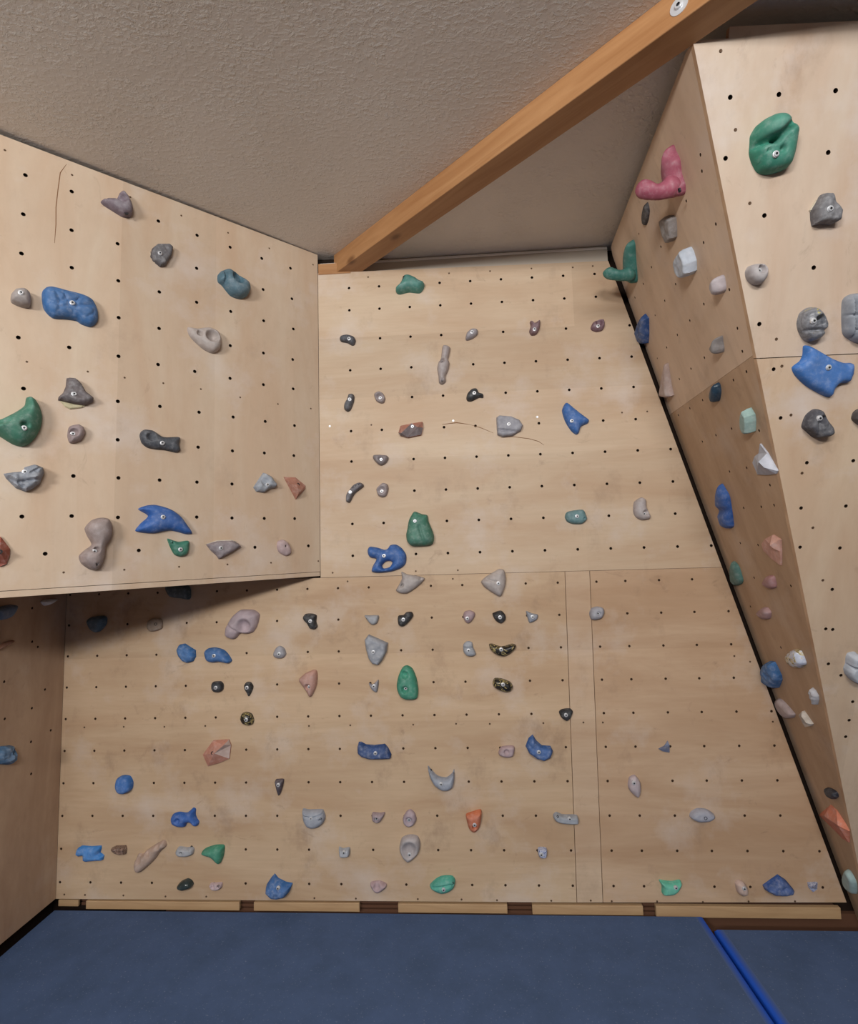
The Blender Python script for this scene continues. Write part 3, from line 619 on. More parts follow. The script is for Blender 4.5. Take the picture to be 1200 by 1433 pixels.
HOLDS = [
dict(fr='W',p=[[-0.9521,1.551],[-0.9385,1.5673],[-0.9009,1.5824],[-0.8887,1.6139],[-0.8759,1.6209],[-0.857,1.5992],[-0.843,1.5616],[-0.845,1.5344],[-0.8606,1.5238],[-0.8788,1.5201],[-0.9175,1.5322],[-0.9429,1.541]],H=0.045,k='o',R=0.8,tilt=(0.35,-0.1),dents=[[-0.8853,1.5796,0.0238,0.034],[-0.9324,1.561,0.0079,0.008]],col=[0.2029,0.155,0.1885],label='mauve pocket hold with a pointed left tip, highest on the angled left panel',res=1.8,bolt=[-0.8679,1.5248,'h']),
dict(fr='W',p=[[-0.7677,1.4243],[-0.7499,1.4481],[-0.7052,1.4653],[-0.6889,1.4571],[-0.6937,1.4206],[-0.7169,1.3692],[-0.7352,1.3599],[-0.7616,1.3758],[-0.7722,1.3916]],H=0.032,k='r',R=0.35,e=0.4,nz=0.12,col=[0.1199,0.1093,0.1199],label='dark grey hexagonal stone-like hold, left of the green ring hold on the angled left panel',bolt=[-0.7432,1.4021,'b'],chip=[[-0.7749,1.4148],[-0.7622,1.3794],[-0.7539,1.37],[-0.7676,1.3835]],chipcol=[0.6105,0.5457,0.4287]),
dict(fr='W',p=[[-0.5002,1.404],[-0.4819,1.4308],[-0.4537,1.4462],[-0.4314,1.4381],[-0.399,1.425],[-0.3661,1.4046],[-0.3593,1.3753],[-0.3724,1.3431],[-0.405,1.3246],[-0.4434,1.3275],[-0.4813,1.3629],[-0.4987,1.374]],H=0.06,k='o',R=0.75,tilt=(0.1,-0.25),dents=[[-0.4196,1.4006,0.0324,0.044],[-0.4344,1.4129,0.0156,0.014]],creases=[[-0.4757,1.433,-0.4751,1.3582,0.0104,0.012]],col=[0.0813,0.1778,0.2375],label='dusty green ring-shaped hold with a spiral hollow on the angled left panel',res=1.8),
dict(fr='W',p=[[-0.6226,1.1308],[-0.5872,1.134],[-0.5389,1.1505],[-0.5016,1.1405],[-0.4875,1.1071],[-0.4915,1.0656],[-0.5193,1.0421],[-0.5561,1.0497],[-0.5983,1.0785],[-0.6193,1.1024]],H=0.042,k='o',R=0.7,tilt=(0.35,-0.1),dents=[[-0.5311,1.1058,0.0312,0.026],[-0.5797,1.1077,0.015,0.014]],col=[0.462,0.3937,0.3619],label='pale beige pocket hold with an oval hollow, middle of the angled left panel',res=1.8),
dict(fr='W',p=[[-1.2132,1.0818],[-1.2019,1.1039],[-1.1777,1.1141],[-1.1608,1.1031],[-1.1578,1.0759],[-1.1613,1.0561],[-1.1838,1.0516],[-1.2104,1.0597]],H=0.05,k='o',R=0.8,e=0.35,col=[0.3829,0.3317,0.3171],label='round pale grey knob hold left of the long blue cobbled hold',bolt=[-1.1876,1.0841,'b']),
dict(fr='W',p=[[-1.126,1.1187],[-1.1171,1.1409],[-1.0976,1.1512],[-1.0501,1.1515],[-0.9988,1.1507],[-0.9697,1.1396],[-0.9518,1.1043],[-0.9508,1.0639],[-0.9718,1.0367],[-1.0004,1.0385],[-1.0193,1.0473],[-1.056,1.0442],[-1.0918,1.0378],[-1.119,1.0657]],H=0.048,k='o',R=0.7,cell=0.14,col=[0.0308,0.1467,0.3937],label='long blue hold with a cobbled cell pattern, on the angled left panel',res=2.6,bolt=[-1.0374,1.0947,'b']),
dict(fr='W',p=[[-1.0421,0.8203],[-1.016,0.8241],[-0.9955,0.8059],[-0.9813,0.7793],[-0.9559,0.7599],[-0.9578,0.7461],[-0.9844,0.7281],[-1.0154,0.7279],[-1.0652,0.7347],[-1.0643,0.7453],[-1.0511,0.7634],[-1.0434,0.7911]],H=0.04,k='r',R=0.5,e=0.25,nz=0.15,col=[0.1488,0.1199,0.1254],label='grey-brown triangular rock hold with a pale yellow underside, on the angled left panel',bolt=[-1.0211,0.7569,'b'],chip=[[-1.0591,0.7328],[-1.0152,0.7282],[-0.9793,0.729],[-0.9926,0.7186],[-1.0279,0.7077],[-1.0434,0.7142]],chipcol=[0.6105,0.5457,0.3515]),
dict(fr='W',p=[[-1.2483,0.6189],[-1.2262,0.6345],[-1.1888,0.6653],[-1.1621,0.695],[-1.1572,0.7253],[-1.139,0.7271],[-1.122,0.7071],[-1.1104,0.668],[-1.1132,0.6266],[-1.1263,0.5891],[-1.1455,0.5614],[-1.1651,0.5515],[-1.1888,0.556],[-1.2241,0.5784],[-1.2434,0.5903]],H=0.075,k='o',R=0.9,tilt=(-0.2,0.05),dents=[[-1.1614,0.617,0.0152,0.016]],creases=[[-1.2478,0.6068,-1.2029,0.6257,0.0116,0.01]],col=[0.0379,0.2032,0.131],label='big dusty green fin hold cut by the left edge of the photo',bolt=[-1.1633,0.6035,'b']),
dict(fr='W',p=[[-1.0298,0.6388],[-1.0171,0.6484],[-0.9997,0.6536],[-0.9839,0.6429],[-0.9789,0.6252],[-0.9893,0.5977],[-1.0108,0.583],[-1.026,0.5826],[-1.0332,0.6074]],H=0.036,k='o',R=0.8,dents=[[-1.0162,0.6174,0.0167,0.014]],col=[0.3317,0.25,0.25],label='small mauve doughnut hold below the triangular rock hold on the angled left panel',bolt=[-1.0177,0.6133,'b']),
dict(fr='W',p=[[-1.2098,0.4508],[-1.1851,0.4579],[-1.158,0.4628],[-1.1545,0.478],[-1.127,0.4907],[-1.1023,0.483],[-1.0984,0.4632],[-1.1086,0.427],[-1.1281,0.4056],[-1.1477,0.3934],[-1.1755,0.4048],[-1.2036,0.4368]],H=0.046,k='r',R=0.55,e=0.2,nz=0.25,creases=[[-1.1959,0.435,-1.1561,0.4086,0.009,0.01],[-1.1683,0.4225,-1.109,0.4371,0.0081,0.008],[-1.1378,0.4547,-1.1064,0.4826,0.0063,0.006]],col=[0.267,0.2937,0.3517],label='blue-grey slate hold with stepped layers, under the big green fin at the left edge',bolt=[-1.1538,0.4573,'b']),
dict(fr='W',p=[[-0.7962,0.6385],[-0.7915,0.6562],[-0.7765,0.6669],[-0.7481,0.6652],[-0.7217,0.6486],[-0.7004,0.6456],[-0.6572,0.6528],[-0.6462,0.6469],[-0.6502,0.6226],[-0.6454,0.5995],[-0.6617,0.5873],[-0.7048,0.5925],[-0.7364,0.5917],[-0.7674,0.5951],[-0.788,0.6111]],H=0.034,k='o',R=0.8,dents=[[-0.7605,0.6347,0.0205,0.009]],col=[0.054,0.061,0.0788],label='charcoal bone-shaped hold in the lower middle of the angled left panel',bolt=[-0.7207,0.6138,'b']),
dict(fr='W',p=[[-0.2888,0.5362],[-0.2555,0.5215],[-0.225,0.4844],[-0.2352,0.4705],[-0.2588,0.4656],[-0.2887,0.4454],[-0.3213,0.4484],[-0.3343,0.4667],[-0.3214,0.4869],[-0.3085,0.5073]],H=0.038,k='r',R=0.6,nz=0.15,dents=[[-0.2921,0.4924,0.0232,0.009]],col=[0.3416,0.3776,0.4386],label='small blue-grey shell hold left of the terracotta wedge on the angled left panel',bolt=[-0.2826,0.478,'b']),
dict(fr='W',p=[[-0.1892,0.5258],[-0.1301,0.5288],[-0.0783,0.4931],[-0.0784,0.478],[-0.1291,0.4236]],H=0.045,k='f',e=0.08,apex=[[-0.1347,0.4501,0.046]],col=[0.462,0.2029,0.1368],label='terracotta wedge hold with flat faces, near the right edge of the angled left panel',bolt=[-0.125,0.4928,'h']),
dict(fr='W',p=[[-0.7952,0.3483],[-0.7679,0.3635],[-0.7372,0.3682],[-0.7058,0.3623],[-0.6737,0.3508],[-0.6409,0.3274],[-0.6128,0.2903],[-0.5939,0.257],[-0.6178,0.2534],[-0.6453,0.2606],[-0.6777,0.2675],[-0.7041,0.2639],[-0.7351,0.2555],[-0.7708,0.2558],[-0.8033,0.2636],[-0.7865,0.2916],[-0.7595,0.3232]],H=0.042,k='o',R=0.9,e=0.1,col=[0.0158,0.1167,0.4386],label='glossy blue claw-shaped hold, low on the angled left panel',bolt=[-0.715,0.3169,'b']),
dict(fr='W',p=[[-0.6881,0.2336],[-0.6717,0.2292],[-0.6457,0.2224],[-0.6077,0.2255],[-0.6072,0.1875],[-0.616,0.169],[-0.6396,0.1618],[-0.6605,0.1707],[-0.6763,0.1994]],H=0.03,k='o',R=0.7,dents=[[-0.6715,0.2165,0.0056,0.006]],col=[0.0245,0.2032,0.131],label='small green cup hold right below the blue claw hold on the angled left panel',bolt=[-0.6451,0.1897,'b'],holes2=[[-0.6748,0.216]]),
dict(fr='W',p=[[-0.5366,0.2109],[-0.4902,0.226],[-0.4302,0.2282],[-0.4056,0.2172],[-0.39,0.2036],[-0.4298,0.1772],[-0.4836,0.1494],[-0.4955,0.1658],[-0.519,0.187]],H=0.034,k='r',R=0.6,nz=0.1,col=[0.2937,0.2418,0.2627],label='grey shell hold with a pale rim, at the bottom of the angled left panel',bolt=[-0.4873,0.1947,'b'],chip=[[-0.539,0.2121],[-0.491,0.2291],[-0.4303,0.2319],[-0.4053,0.2222],[-0.4302,0.2233],[-0.4909,0.2212]],chipcol=[0.5776,0.5271,0.4564]),
dict(fr='W',p=[[-0.2191,0.2242],[-0.1955,0.2342],[-0.1717,0.2211],[-0.1546,0.1914],[-0.1581,0.1683],[-0.1821,0.1587],[-0.2124,0.1754],[-0.2224,0.1982]],H=0.024,k='o',dents=[[-0.1867,0.2034,0.0068,0.006]],col=[0.4986,0.3619,0.3619],label='small pinkish oval button hold, lowest near the right edge of the angled left panel',holes2=[[-0.1914,0.203]]),
dict(fr='W',p=[[-0.97,0.2704],[-0.9496,0.2999],[-0.923,0.3103],[-0.8956,0.3069],[-0.8834,0.2803],[-0.8846,0.2373],[-0.9022,0.2051],[-0.9036,0.1732],[-0.914,0.1364],[-0.9314,0.1169],[-0.9536,0.1217],[-0.9782,0.143],[-0.9854,0.169],[-0.9686,0.1895],[-0.9472,0.2104],[-0.9613,0.2417]],H=0.062,k='o',R=0.95,dents=[[-0.9369,0.1893,0.0125,0.016],[-0.9342,0.1369,0.0058,0.008]],col=[0.3219,0.25,0.2377],label='taupe double-knob hold bulging at both ends, bottom of the angled left panel',bolt=[-0.9437,0.1834,'b'],holes2=[[-0.938,0.1366]]),
dict(fr='W',p=[[-1.2334,0.2244],[-1.2097,0.2366],[-1.1837,0.1957],[-1.1836,0.1716],[-1.1913,0.1453],[-1.2078,0.1362],[-1.2305,0.1485]],H=0.045,k='f',e=0.2,apex=[[-1.211,0.1851,0.046]],col=[0.3416,0.0898,0.054],label='red-brown faceted hold cut by the left edge at the bottom of the angled panel',bolt=[-1.2111,0.185,'h']),
dict(fr='B',p=[[1.6501,1.4717],[1.6735,1.4974],[1.6907,1.5354],[1.7169,1.5399],[1.749,1.5229],[1.7681,1.5067],[1.7924,1.4932],[1.7866,1.4696],[1.7666,1.4499],[1.7149,1.4571],[1.6692,1.4496],[1.653,1.4566]],H=0.058,k='o',R=0.85,e=0.25,tilt=(0,-0.15),col=[0.0681,0.2943,0.2456],label='teal three-lobed knob hold at the top of the back wall under the beam end',bolt=[1.6957,1.5142,'h']),
dict(fr='B',p=[[1.3628,1.2316],[1.3714,1.2465],[1.4005,1.2511],[1.4326,1.2402],[1.442,1.2212],[1.4353,1.2001],[1.4224,1.1977],[1.4,1.2112],[1.371,1.2188]],H=0.03,k='o',R=0.8,e=0.3,col=[0.0636,0.0675,0.0844],label='charcoal bean hold near the top left corner of the back wall',bolt=[1.4138,1.2221,'b']),
dict(fr='B',p=[[1.8725,1.1649],[1.8887,1.1707],[1.9107,1.1596],[1.9065,1.1268],[1.8993,1.1009],[1.905,1.0776],[1.8976,1.0452],[1.884,1.0164],[1.8844,0.9902],[1.8669,0.9761],[1.8512,0.9853],[1.849,1.0181],[1.8438,1.0577],[1.851,1.0869],[1.8644,1.1092]],H=0.04,k='o',R=0.9,dents=[[1.8695,1.0879,0.0146,0.026],[1.8654,0.9925,0.0067,0.007]],col=[0.4366,0.3753,0.37],label='tall narrow beige bone-like hold on the upper back wall',bolt=[1.8705,1.0836,'h'],holes2=[[1.8659,0.9858]]),
dict(fr='B',p=[[1.9873,1.2],[1.9951,1.2299],[2.0197,1.2489],[2.0469,1.244],[2.0474,1.2204],[2.0249,1.2013],[1.9973,1.1927]],H=0.032,k='o',col=[0.3643,0.3335,0.359],label='small grey drop hold to the right above the tall beige bone-like hold',bolt=[2.0198,1.2236,'b']),
dict(fr='B',p=[[2.3049,1.2713],[2.3281,1.2668],[2.3538,1.2719],[2.3499,1.2328],[2.3319,1.2044],[2.3085,1.2024],[2.2993,1.2225],[2.3072,1.2483]],H=0.034,k='o',R=0.7,dents=[[2.3313,1.2633,0.0156,0.012]],col=[0.2361,0.137,0.1557],label='purple-brown cup hold between the grey drop and the purple ring hold, upper back wall',bolt=[2.3211,1.2193,'b']),
dict(fr='B',p=[[2.5964,1.2269],[2.6076,1.249],[2.635,1.2605],[2.6583,1.2592],[2.6619,1.2298],[2.6487,1.2078],[2.6218,1.2028],[2.599,1.2137]],H=0.032,k='o',R=0.7,dents=[[2.6332,1.2404,0.0209,0.018]],col=[0.2299,0.1264,0.1569],label='purple ring hold with a dark hole, at the top right of the back wall',bolt=[2.6241,1.2199,'b']),
dict(fr='B',p=[[1.404,0.9466],[1.425,0.9475],[1.4312,0.9324],[1.4263,0.9036],[1.4112,0.8688],[1.3952,0.8612],[1.3795,0.8767],[1.383,0.9023],[1.3947,0.9211]],H=0.032,k='o',R=0.85,col=[0.0918,0.0918,0.1065],label='dark speckled oblong stone hold near the left edge of the upper back wall',bolt=[1.4127,0.9143,'b']),
dict(fr='B',p=[[1.5301,0.942],[1.5528,0.9551],[1.5719,0.9465],[1.5842,0.9203],[1.5774,0.8982],[1.5613,0.8957],[1.5392,0.9095]],H=0.032,k='o',dents=[[1.5599,0.9227,0.0222,0.013]],col=[0.3478,0.2898,0.2898],label='small beige doughnut hold with a white bolt, beside the dark oblong stone hold',bolt=[1.5614,0.9191,'w']),
dict(fr='B',p=[[1.6505,0.7548],[1.6573,0.7762],[1.7114,0.7863],[1.7653,0.7914],[1.7664,0.7622],[1.7574,0.7286],[1.6908,0.7172],[1.6562,0.7285],[1.647,0.7426]],H=0.045,k='f',e=0.35,region=[[1.6216,0.7387],[1.6597,0.742],[1.7394,0.7665],[1.7742,0.7681],[1.7662,0.7067],[1.6463,0.7117]],apex=[[1.6623,0.7335,0.042],[1.7423,0.758,0.046]],col=[0.4401,0.1821,0.1203],c2=[0.224,0.1885,0.1953],label='brick hold with orange top and grey lower face, middle of the upper back wall',bolt=[1.7175,0.7672,'b']),
dict(fr='B',p=[[1.5185,0.6241],[1.5251,0.6382],[1.5536,0.6383],[1.5851,0.634],[1.5949,0.6198],[1.5812,0.5966],[1.5589,0.5863],[1.5402,0.5951]],H=0.034,k='o',R=0.7,e=0.25,dents=[[1.5589,0.615,0.0167,0.008]],col=[0.2533,0.2132,0.2209],label='taupe rounded triangular hold below the beige doughnut hold, left of the brick hold',bolt=[1.5614,0.6117,'b']),
dict(fr='B',p=[[1.4496,0.5068],[1.4675,0.498],[1.4688,0.4842],[1.4332,0.4586],[1.4172,0.4389],[1.4011,0.4103],[1.3839,0.4174],[1.3859,0.4481],[1.4019,0.4719],[1.4219,0.4956]],H=0.032,k='o',R=0.6,dents=[[1.4217,0.481,0.0065,0.004],[1.436,0.4886,0.0065,0.004],[1.4494,0.4962,0.0065,0.004]],col=[0.1341,0.1227,0.14],label='dark grey curved banana hold with a studded top, left side of the upper back wall',bolt=[1.4096,0.4574,'b'],holes2=[[1.4246,0.4792],[1.4393,0.4868],[1.4533,0.4944]]),
dict(fr='B',p=[[1.5343,0.4749],[1.562,0.4995],[1.5853,0.4931],[1.591,0.4689],[1.5803,0.4374],[1.5607,0.4301],[1.5414,0.4387],[1.534,0.4589]],H=0.036,k='o',tilt=(0,0.1),dents=[[1.5597,0.4612,0.0227,0.012]],col=[0.3582,0.2992,0.3038],label='beige knob hold with a white bolt, right of the dark curved banana hold',bolt=[1.5608,0.4579,'w']),
dict(fr='B',p=[[1.9812,0.9018],[1.9883,0.9253],[2.0088,0.9458],[2.0326,0.947],[2.0438,0.9267],[2.0632,0.9178],[2.0626,0.9004],[2.0429,0.9014],[2.0228,0.892],[2.0028,0.885],[1.987,0.8881]],H=0.032,k='o',col=[0.0182,0.0201,0.0241],label='black comma-shaped hold on the upper back wall, above the grey slab hold',bolt=[2.0199,0.9175,'w']),
dict(fr='B',p=[[2.1228,0.7963],[2.1374,0.8059],[2.1924,0.7988],[2.231,0.7798],[2.2471,0.7517],[2.2367,0.7286],[2.1965,0.7069],[2.1491,0.7026],[2.1243,0.7138],[2.1233,0.7491]],H=0.036,k='r',R=0.3,e=0.5,nz=0.06,creases=[[2.1267,0.7333,2.2362,0.7169,0.0096,0.008]],col=[0.3552,0.3552,0.4088],label='flat grey half-oval slab hold with layered lower edge, left of the blue shark fin hold',bolt=[2.1783,0.7562,'w']),
dict(fr='B',p=[[2.4378,0.8184],[2.4511,0.8503],[2.4632,0.8562],[2.4894,0.8323],[2.5267,0.7982],[2.5602,0.7685],[2.5554,0.7525],[2.5235,0.7378],[2.5101,0.7062],[2.4966,0.7011],[2.4758,0.7197],[2.4507,0.7652]],H=0.042,k='o',R=0.9,col=[0.027,0.1563,0.5088],label='blue two-pointed shark fin hold on the right of the upper back wall',bolt=[2.4746,0.759,'b']),
dict(fr='B',p=[[2.4254,0.3076],[2.4364,0.3297],[2.4785,0.338],[2.5125,0.3369],[2.5258,0.3043],[2.525,0.2894],[2.5014,0.2715],[2.46,0.2728],[2.4341,0.2849]],H=0.03,k='o',R=0.6,dents=[[2.5118,0.2958,0.0063,0.006]],col=[0.1149,0.2531,0.2737],label='dusty green flat pebble hold, low on the right of the upper back wall',bolt=[2.4767,0.3063,'b'],holes2=[[2.5108,0.2947]]),
dict(fr='B',p=[[2.7482,0.3638],[2.764,0.3789],[2.7831,0.3877],[2.8008,0.3738],[2.8022,0.3386],[2.8179,0.2953],[2.8098,0.284],[2.7764,0.2812],[2.7515,0.2975],[2.7421,0.3251]],H=0.04,k='o',R=0.8,e=0.2,dents=[[2.7916,0.3117,0.0168,0.012]],col=[0.4679,0.4092,0.4036],label='beige bell-shaped hold beside the slanting black gap, low on the upper back wall',bolt=[2.7848,0.3075,'b']),
dict(fr='B',p=[[1.6786,0.2727],[1.6876,0.3161],[1.7084,0.3513],[1.7205,0.3549],[1.752,0.3419],[1.7757,0.3356],[1.7812,0.3052],[1.7938,0.273],[1.8046,0.2371],[1.7997,0.2018],[1.7717,0.1908],[1.7005,0.1905],[1.6772,0.2133],[1.6724,0.2451]],H=0.062,k='o',R=0.75,e=0.2,tilt=(0,-0.25),creases=[[1.7385,0.2827,1.7602,0.2029,0.0111,0.006]],col=[0.0386,0.1992,0.1335],label='large green egg-shaped hold above the panel joint, middle of the back wall',bolt=[1.7197,0.3059,'b']),
dict(fr='B',p=[[1.4846,0.1779],[1.4952,0.1935],[1.5311,0.1885],[1.5667,0.1771],[1.5827,0.183],[1.595,0.1985],[1.6228,0.2001],[1.6502,0.181],[1.6692,0.1488],[1.6659,0.1094],[1.6401,0.0865],[1.5923,0.072],[1.5368,0.068],[1.5035,0.0744],[1.5071,0.098],[1.526,0.1331],[1.4983,0.1418],[1.4866,0.158]],H=0.045,k='o',R=0.95,loops=[[[1.5533,0.103],[1.5695,0.12],[1.5894,0.1234],[1.6027,0.1151],[1.5888,0.0942],[1.5594,0.0887]]],col=[0.0196,0.126,0.4398],label='blue three-pronged hold with a hole through it, just above the panel joint',bolt=[1.5681,0.1476,'b']),
dict(fr='B',p=[[1.6451,0.0705],[1.6726,0.0581],[1.72,0.0491],[1.7553,0.0366],[1.7388,0.0138],[1.7106,-0.0088],[1.6704,-0.0325],[1.6348,-0.0301],[1.6169,-0.0157],[1.6317,0.0087],[1.6467,0.0394]],H=0.038,k='o',R=0.8,dents=[[1.7354,0.0347,0.0079,0.008],[1.6476,0.0067,0.0127,0.012]],col=[0.4283,0.3782,0.3623],label='beige half-shell hold across the panel joint, below the large green egg-shaped hold',bolt=[1.6489,0.0049,'h'],holes2=[[1.7368,0.0348]]),
dict(fr='B',p=[[2.0206,0.0138],[2.0433,0.0366],[2.0832,0.059],[2.1071,0.0716],[2.1302,0.0655],[2.138,0.0264],[2.131,-0.0123],[2.1098,-0.0566],[2.0754,-0.0419],[2.0338,-0.0098]],H=0.045,k='o',R=0.85,creases=[[2.0468,0.0248,2.0892,0.0121,0.007,0.005]],col=[0.4656,0.4072,0.3851],label='beige triangular hold hanging across the panel joint, right of the beige half-shell hold',bolt=[2.0987,0.0056,'b']),
dict(fr='B',p=[[0.1059,-0.1293],[0.1257,-0.1085],[0.1766,-0.1047],[0.1948,-0.1171],[0.1907,-0.1487],[0.1661,-0.1764],[0.1472,-0.1831],[0.1245,-0.1685]],H=0.045,k='o',R=0.7,e=0.3,col=[0.0615,0.1334,0.2035],label='dark slate-blue half-round hold in the shadow under the angled panel'),
dict(fr='B',p=[[0.405,-0.1366],[0.428,-0.1235],[0.4645,-0.1243],[0.4748,-0.1381],[0.4754,-0.1686],[0.4491,-0.1816],[0.416,-0.183],[0.4022,-0.1637]],H=0.022,k='o',R=0.4,e=0.5,col=[0.3357,0.2393,0.1683],label='wood-coloured round disc hold at the shadow edge under the angled panel',bolt=[0.4519,-0.149,'h']),
dict(fr='B',p=[[0.4976,0.033],[0.6017,0.0304],[0.6151,-0.0165],[0.6056,-0.0365],[0.5681,-0.0299],[0.5159,-0.0199]],H=0.045,k='o',R=0.7,col=[0.0605,0.1057,0.1227],label='dark green hold half hidden behind the bottom edge of the angled panel'),
dict(fr='B',p=[[0.7902,-0.2042],[0.7961,-0.1677],[0.8209,-0.1255],[0.8614,-0.0927],[0.899,-0.0905],[0.9303,-0.0942],[0.9553,-0.1131],[0.9523,-0.1405],[0.943,-0.1707],[0.9244,-0.1977],[0.8933,-0.2044],[0.8621,-0.2026],[0.8435,-0.2235],[0.8248,-0.2292],[0.7997,-0.2196]],H=0.052,k='o',R=0.85,dents=[[0.8931,-0.1636,0.0371,0.022]],creases=[[0.8118,-0.162,0.8495,-0.1871,0.0087,0.008]],col=[0.4961,0.3886,0.4228],label='lilac foot-shaped hold with a curled lobe, large on the left of the lower back wall'),
dict(fr='B',p=[[0.553,-0.274],[0.5646,-0.2499],[0.5887,-0.2461],[0.616,-0.263],[0.6421,-0.2786],[0.6437,-0.3089],[0.632,-0.3299],[0.6051,-0.3373],[0.584,-0.3291],[0.5625,-0.3045]],H=0.036,k='r',R=0.6,nz=0.12,col=[0.028,0.1752,0.4884],label='blue nugget hold, left one of the blue pair below the lilac foot-shaped hold'),
dict(fr='B',p=[[0.6891,-0.2887],[0.7045,-0.2709],[0.7417,-0.2673],[0.779,-0.2782],[0.8008,-0.2967],[0.8214,-0.3301],[0.8043,-0.343],[0.7609,-0.3351],[0.7238,-0.3375],[0.6989,-0.3251]],H=0.036,k='o',R=0.7,col=[0.0271,0.1486,0.4238],label='pointed blue bean hold, right one of the pair below the lilac foot-shaped hold',bolt=[0.748,-0.3011,'b']),
dict(fr='B',p=[[1.0258,-0.2943],[1.0377,-0.2737],[1.0555,-0.2651],[1.0763,-0.2774],[1.0851,-0.3042],[1.0703,-0.3217],[1.0436,-0.323],[1.0258,-0.3121]],H=0.03,k='o',col=[0.3636,0.3636,0.4076],label='small grey dome hold between the lilac foot-shaped hold and the tall grey slab',bolt=[1.0594,-0.2997,'b']),
dict(fr='B',p=[[0.7248,-0.4389],[0.7332,-0.4274],[0.7674,-0.4267],[0.7818,-0.4426],[0.7792,-0.4657],[0.7594,-0.477],[0.7365,-0.4738],[0.725,-0.4592]],H=0.03,k='o',col=[0.022,0.0242,0.0314],label='small black dome hold below the blue bean hold, left of the black teardrop',bolt=[0.7549,-0.4504,'b']),
dict(fr='B',p=[[0.8836,-0.4448],[0.8933,-0.4322],[0.9133,-0.4325],[0.9259,-0.4512],[0.922,-0.4685],[0.9067,-0.4972],[0.8964,-0.4798],[0.8849,-0.4623]],H=0.028,k='o',col=[0.0193,0.0193,0.0234],label='small black teardrop hold pointing down, above the speckled disc hold',bolt=[0.9043,-0.4529,'b']),
dict(fr='B',p=[[0.8641,-0.5988],[0.8732,-0.5755],[0.8946,-0.5699],[0.9191,-0.579],[0.9301,-0.6053],[0.9241,-0.6256],[0.901,-0.6312],[0.8765,-0.6223]],H=0.028,k='o',col=[0.0743,0.0661,0.0548],label='black and cream speckled disc hold below the black teardrop',marble=1,bolt=[0.9019,-0.5991,'b']),
dict(fr='B',p=[[0.6849,-0.7625],[0.7333,-0.6991],[0.8098,-0.6939],[0.8204,-0.7201],[0.8124,-0.7806],[0.7649,-0.8005],[0.7101,-0.8146]],H=0.048,k='f',e=0.15,region=[[0.7886,-0.7198],[0.813,-0.6998],[0.8314,-0.7173],[0.8167,-0.7864],[0.7892,-0.7805]],apex=[[0.7592,-0.743,0.048],[0.8017,-0.708,0.04]],col=[0.588,0.2533,0.174],c2=[0.5779,0.4394,0.3945],label='terracotta gem-shaped hold with a pale right face, left of the lower back wall',bolt=[0.7469,-0.7439,'h']),
dict(fr='B',p=[[1.168,-0.1341],[1.1806,-0.1179],[1.2118,-0.1168],[1.2335,-0.1264],[1.2314,-0.1537],[1.2374,-0.1782],[1.2236,-0.1913],[1.2019,-0.1866],[1.1897,-0.165],[1.1742,-0.1495]],H=0.034,k='o',col=[0.0189,0.0189,0.0229],label='black kidney-shaped hold, upper left of the lower back wall row',bolt=[1.2109,-0.1498,'b']),
dict(fr='B',p=[[1.4647,-0.132],[1.4893,-0.1308],[1.5293,-0.1316],[1.532,-0.1484],[1.5224,-0.169],[1.5039,-0.1763],[1.4857,-0.1652]],H=0.026,k='o',R=0.6,col=[0.3666,0.3773,0.4104],label='small pale grey half-moon hold above the tall grey slab'),
dict(fr='B',p=[[1.6221,-0.1501],[1.6273,-0.1353],[1.649,-0.1328],[1.6648,-0.12],[1.6895,-0.12],[1.6965,-0.1368],[1.6824,-0.1574],[1.6572,-0.1807],[1.6386,-0.1862],[1.6252,-0.177]],H=0.034,k='o',col=[0.0186,0.0186,0.0225],label='black heart-shaped hold tilted to the right, above the green egg with two dimples',bolt=[1.6518,-0.1518,'b']),
dict(fr='B',p=[[1.4643,-0.244],[1.4831,-0.2203],[1.5257,-0.2392],[1.573,-0.261],[1.5673,-0.2997],[1.5452,-0.341],[1.5265,-0.3615],[1.4992,-0.3551],[1.4813,-0.328],[1.4698,-0.286]],H=0.04,k='r',R=0.35,e=0.3,nz=0.15,col=[0.337,0.3576,0.4121],label='tall grey rock slab hold, centre of the lower back wall',bolt=[1.5096,-0.2965,'b']),
dict(fr='B',p=[[1.1478,-0.4209],[1.1788,-0.3944],[1.216,-0.38],[1.2314,-0.3832],[1.2361,-0.4103],[1.2309,-0.452],[1.2152,-0.4876],[1.1997,-0.5041],[1.1814,-0.4752],[1.1539,-0.436]],H=0.038,k='o',R=0.85,dents=[[1.1957,-0.4527,0.0159,0.014]],col=[0.5571,0.3027,0.24],label='salmon shell hold coming to a point at the bottom, left of the tall grey slab',bolt=[1.2002,-0.4555,'b']),
dict(fr='B',p=[[1.4793,-0.4453],[1.4992,-0.4503],[1.5239,-0.43],[1.5253,-0.4507],[1.5199,-0.4802],[1.5125,-0.4872],[1.4928,-0.4739]],H=0.022,k='o',col=[0.3188,0.3188,0.3701],label='tiny grey three-pointed star hold below the tall grey slab',bolt=[1.5054,-0.4563,'b']),
dict(fr='B',p=[[1.6113,-0.4509],[1.6214,-0.4097],[1.6406,-0.3745],[1.6622,-0.366],[1.6863,-0.3812],[1.7036,-0.4228],[1.7114,-0.4759],[1.7075,-0.511],[1.692,-0.5213],[1.6555,-0.5221],[1.6283,-0.51],[1.6137,-0.4804]],H=0.046,k='o',R=0.8,dents=[[1.6534,-0.4043,0.0228,0.012],[1.6518,-0.4703,0.0204,0.014]],col=[0.0299,0.3028,0.1899],label='green egg-shaped hold with two dimples, centre of the lower back wall',bolt=[1.6559,-0.466,'b']),
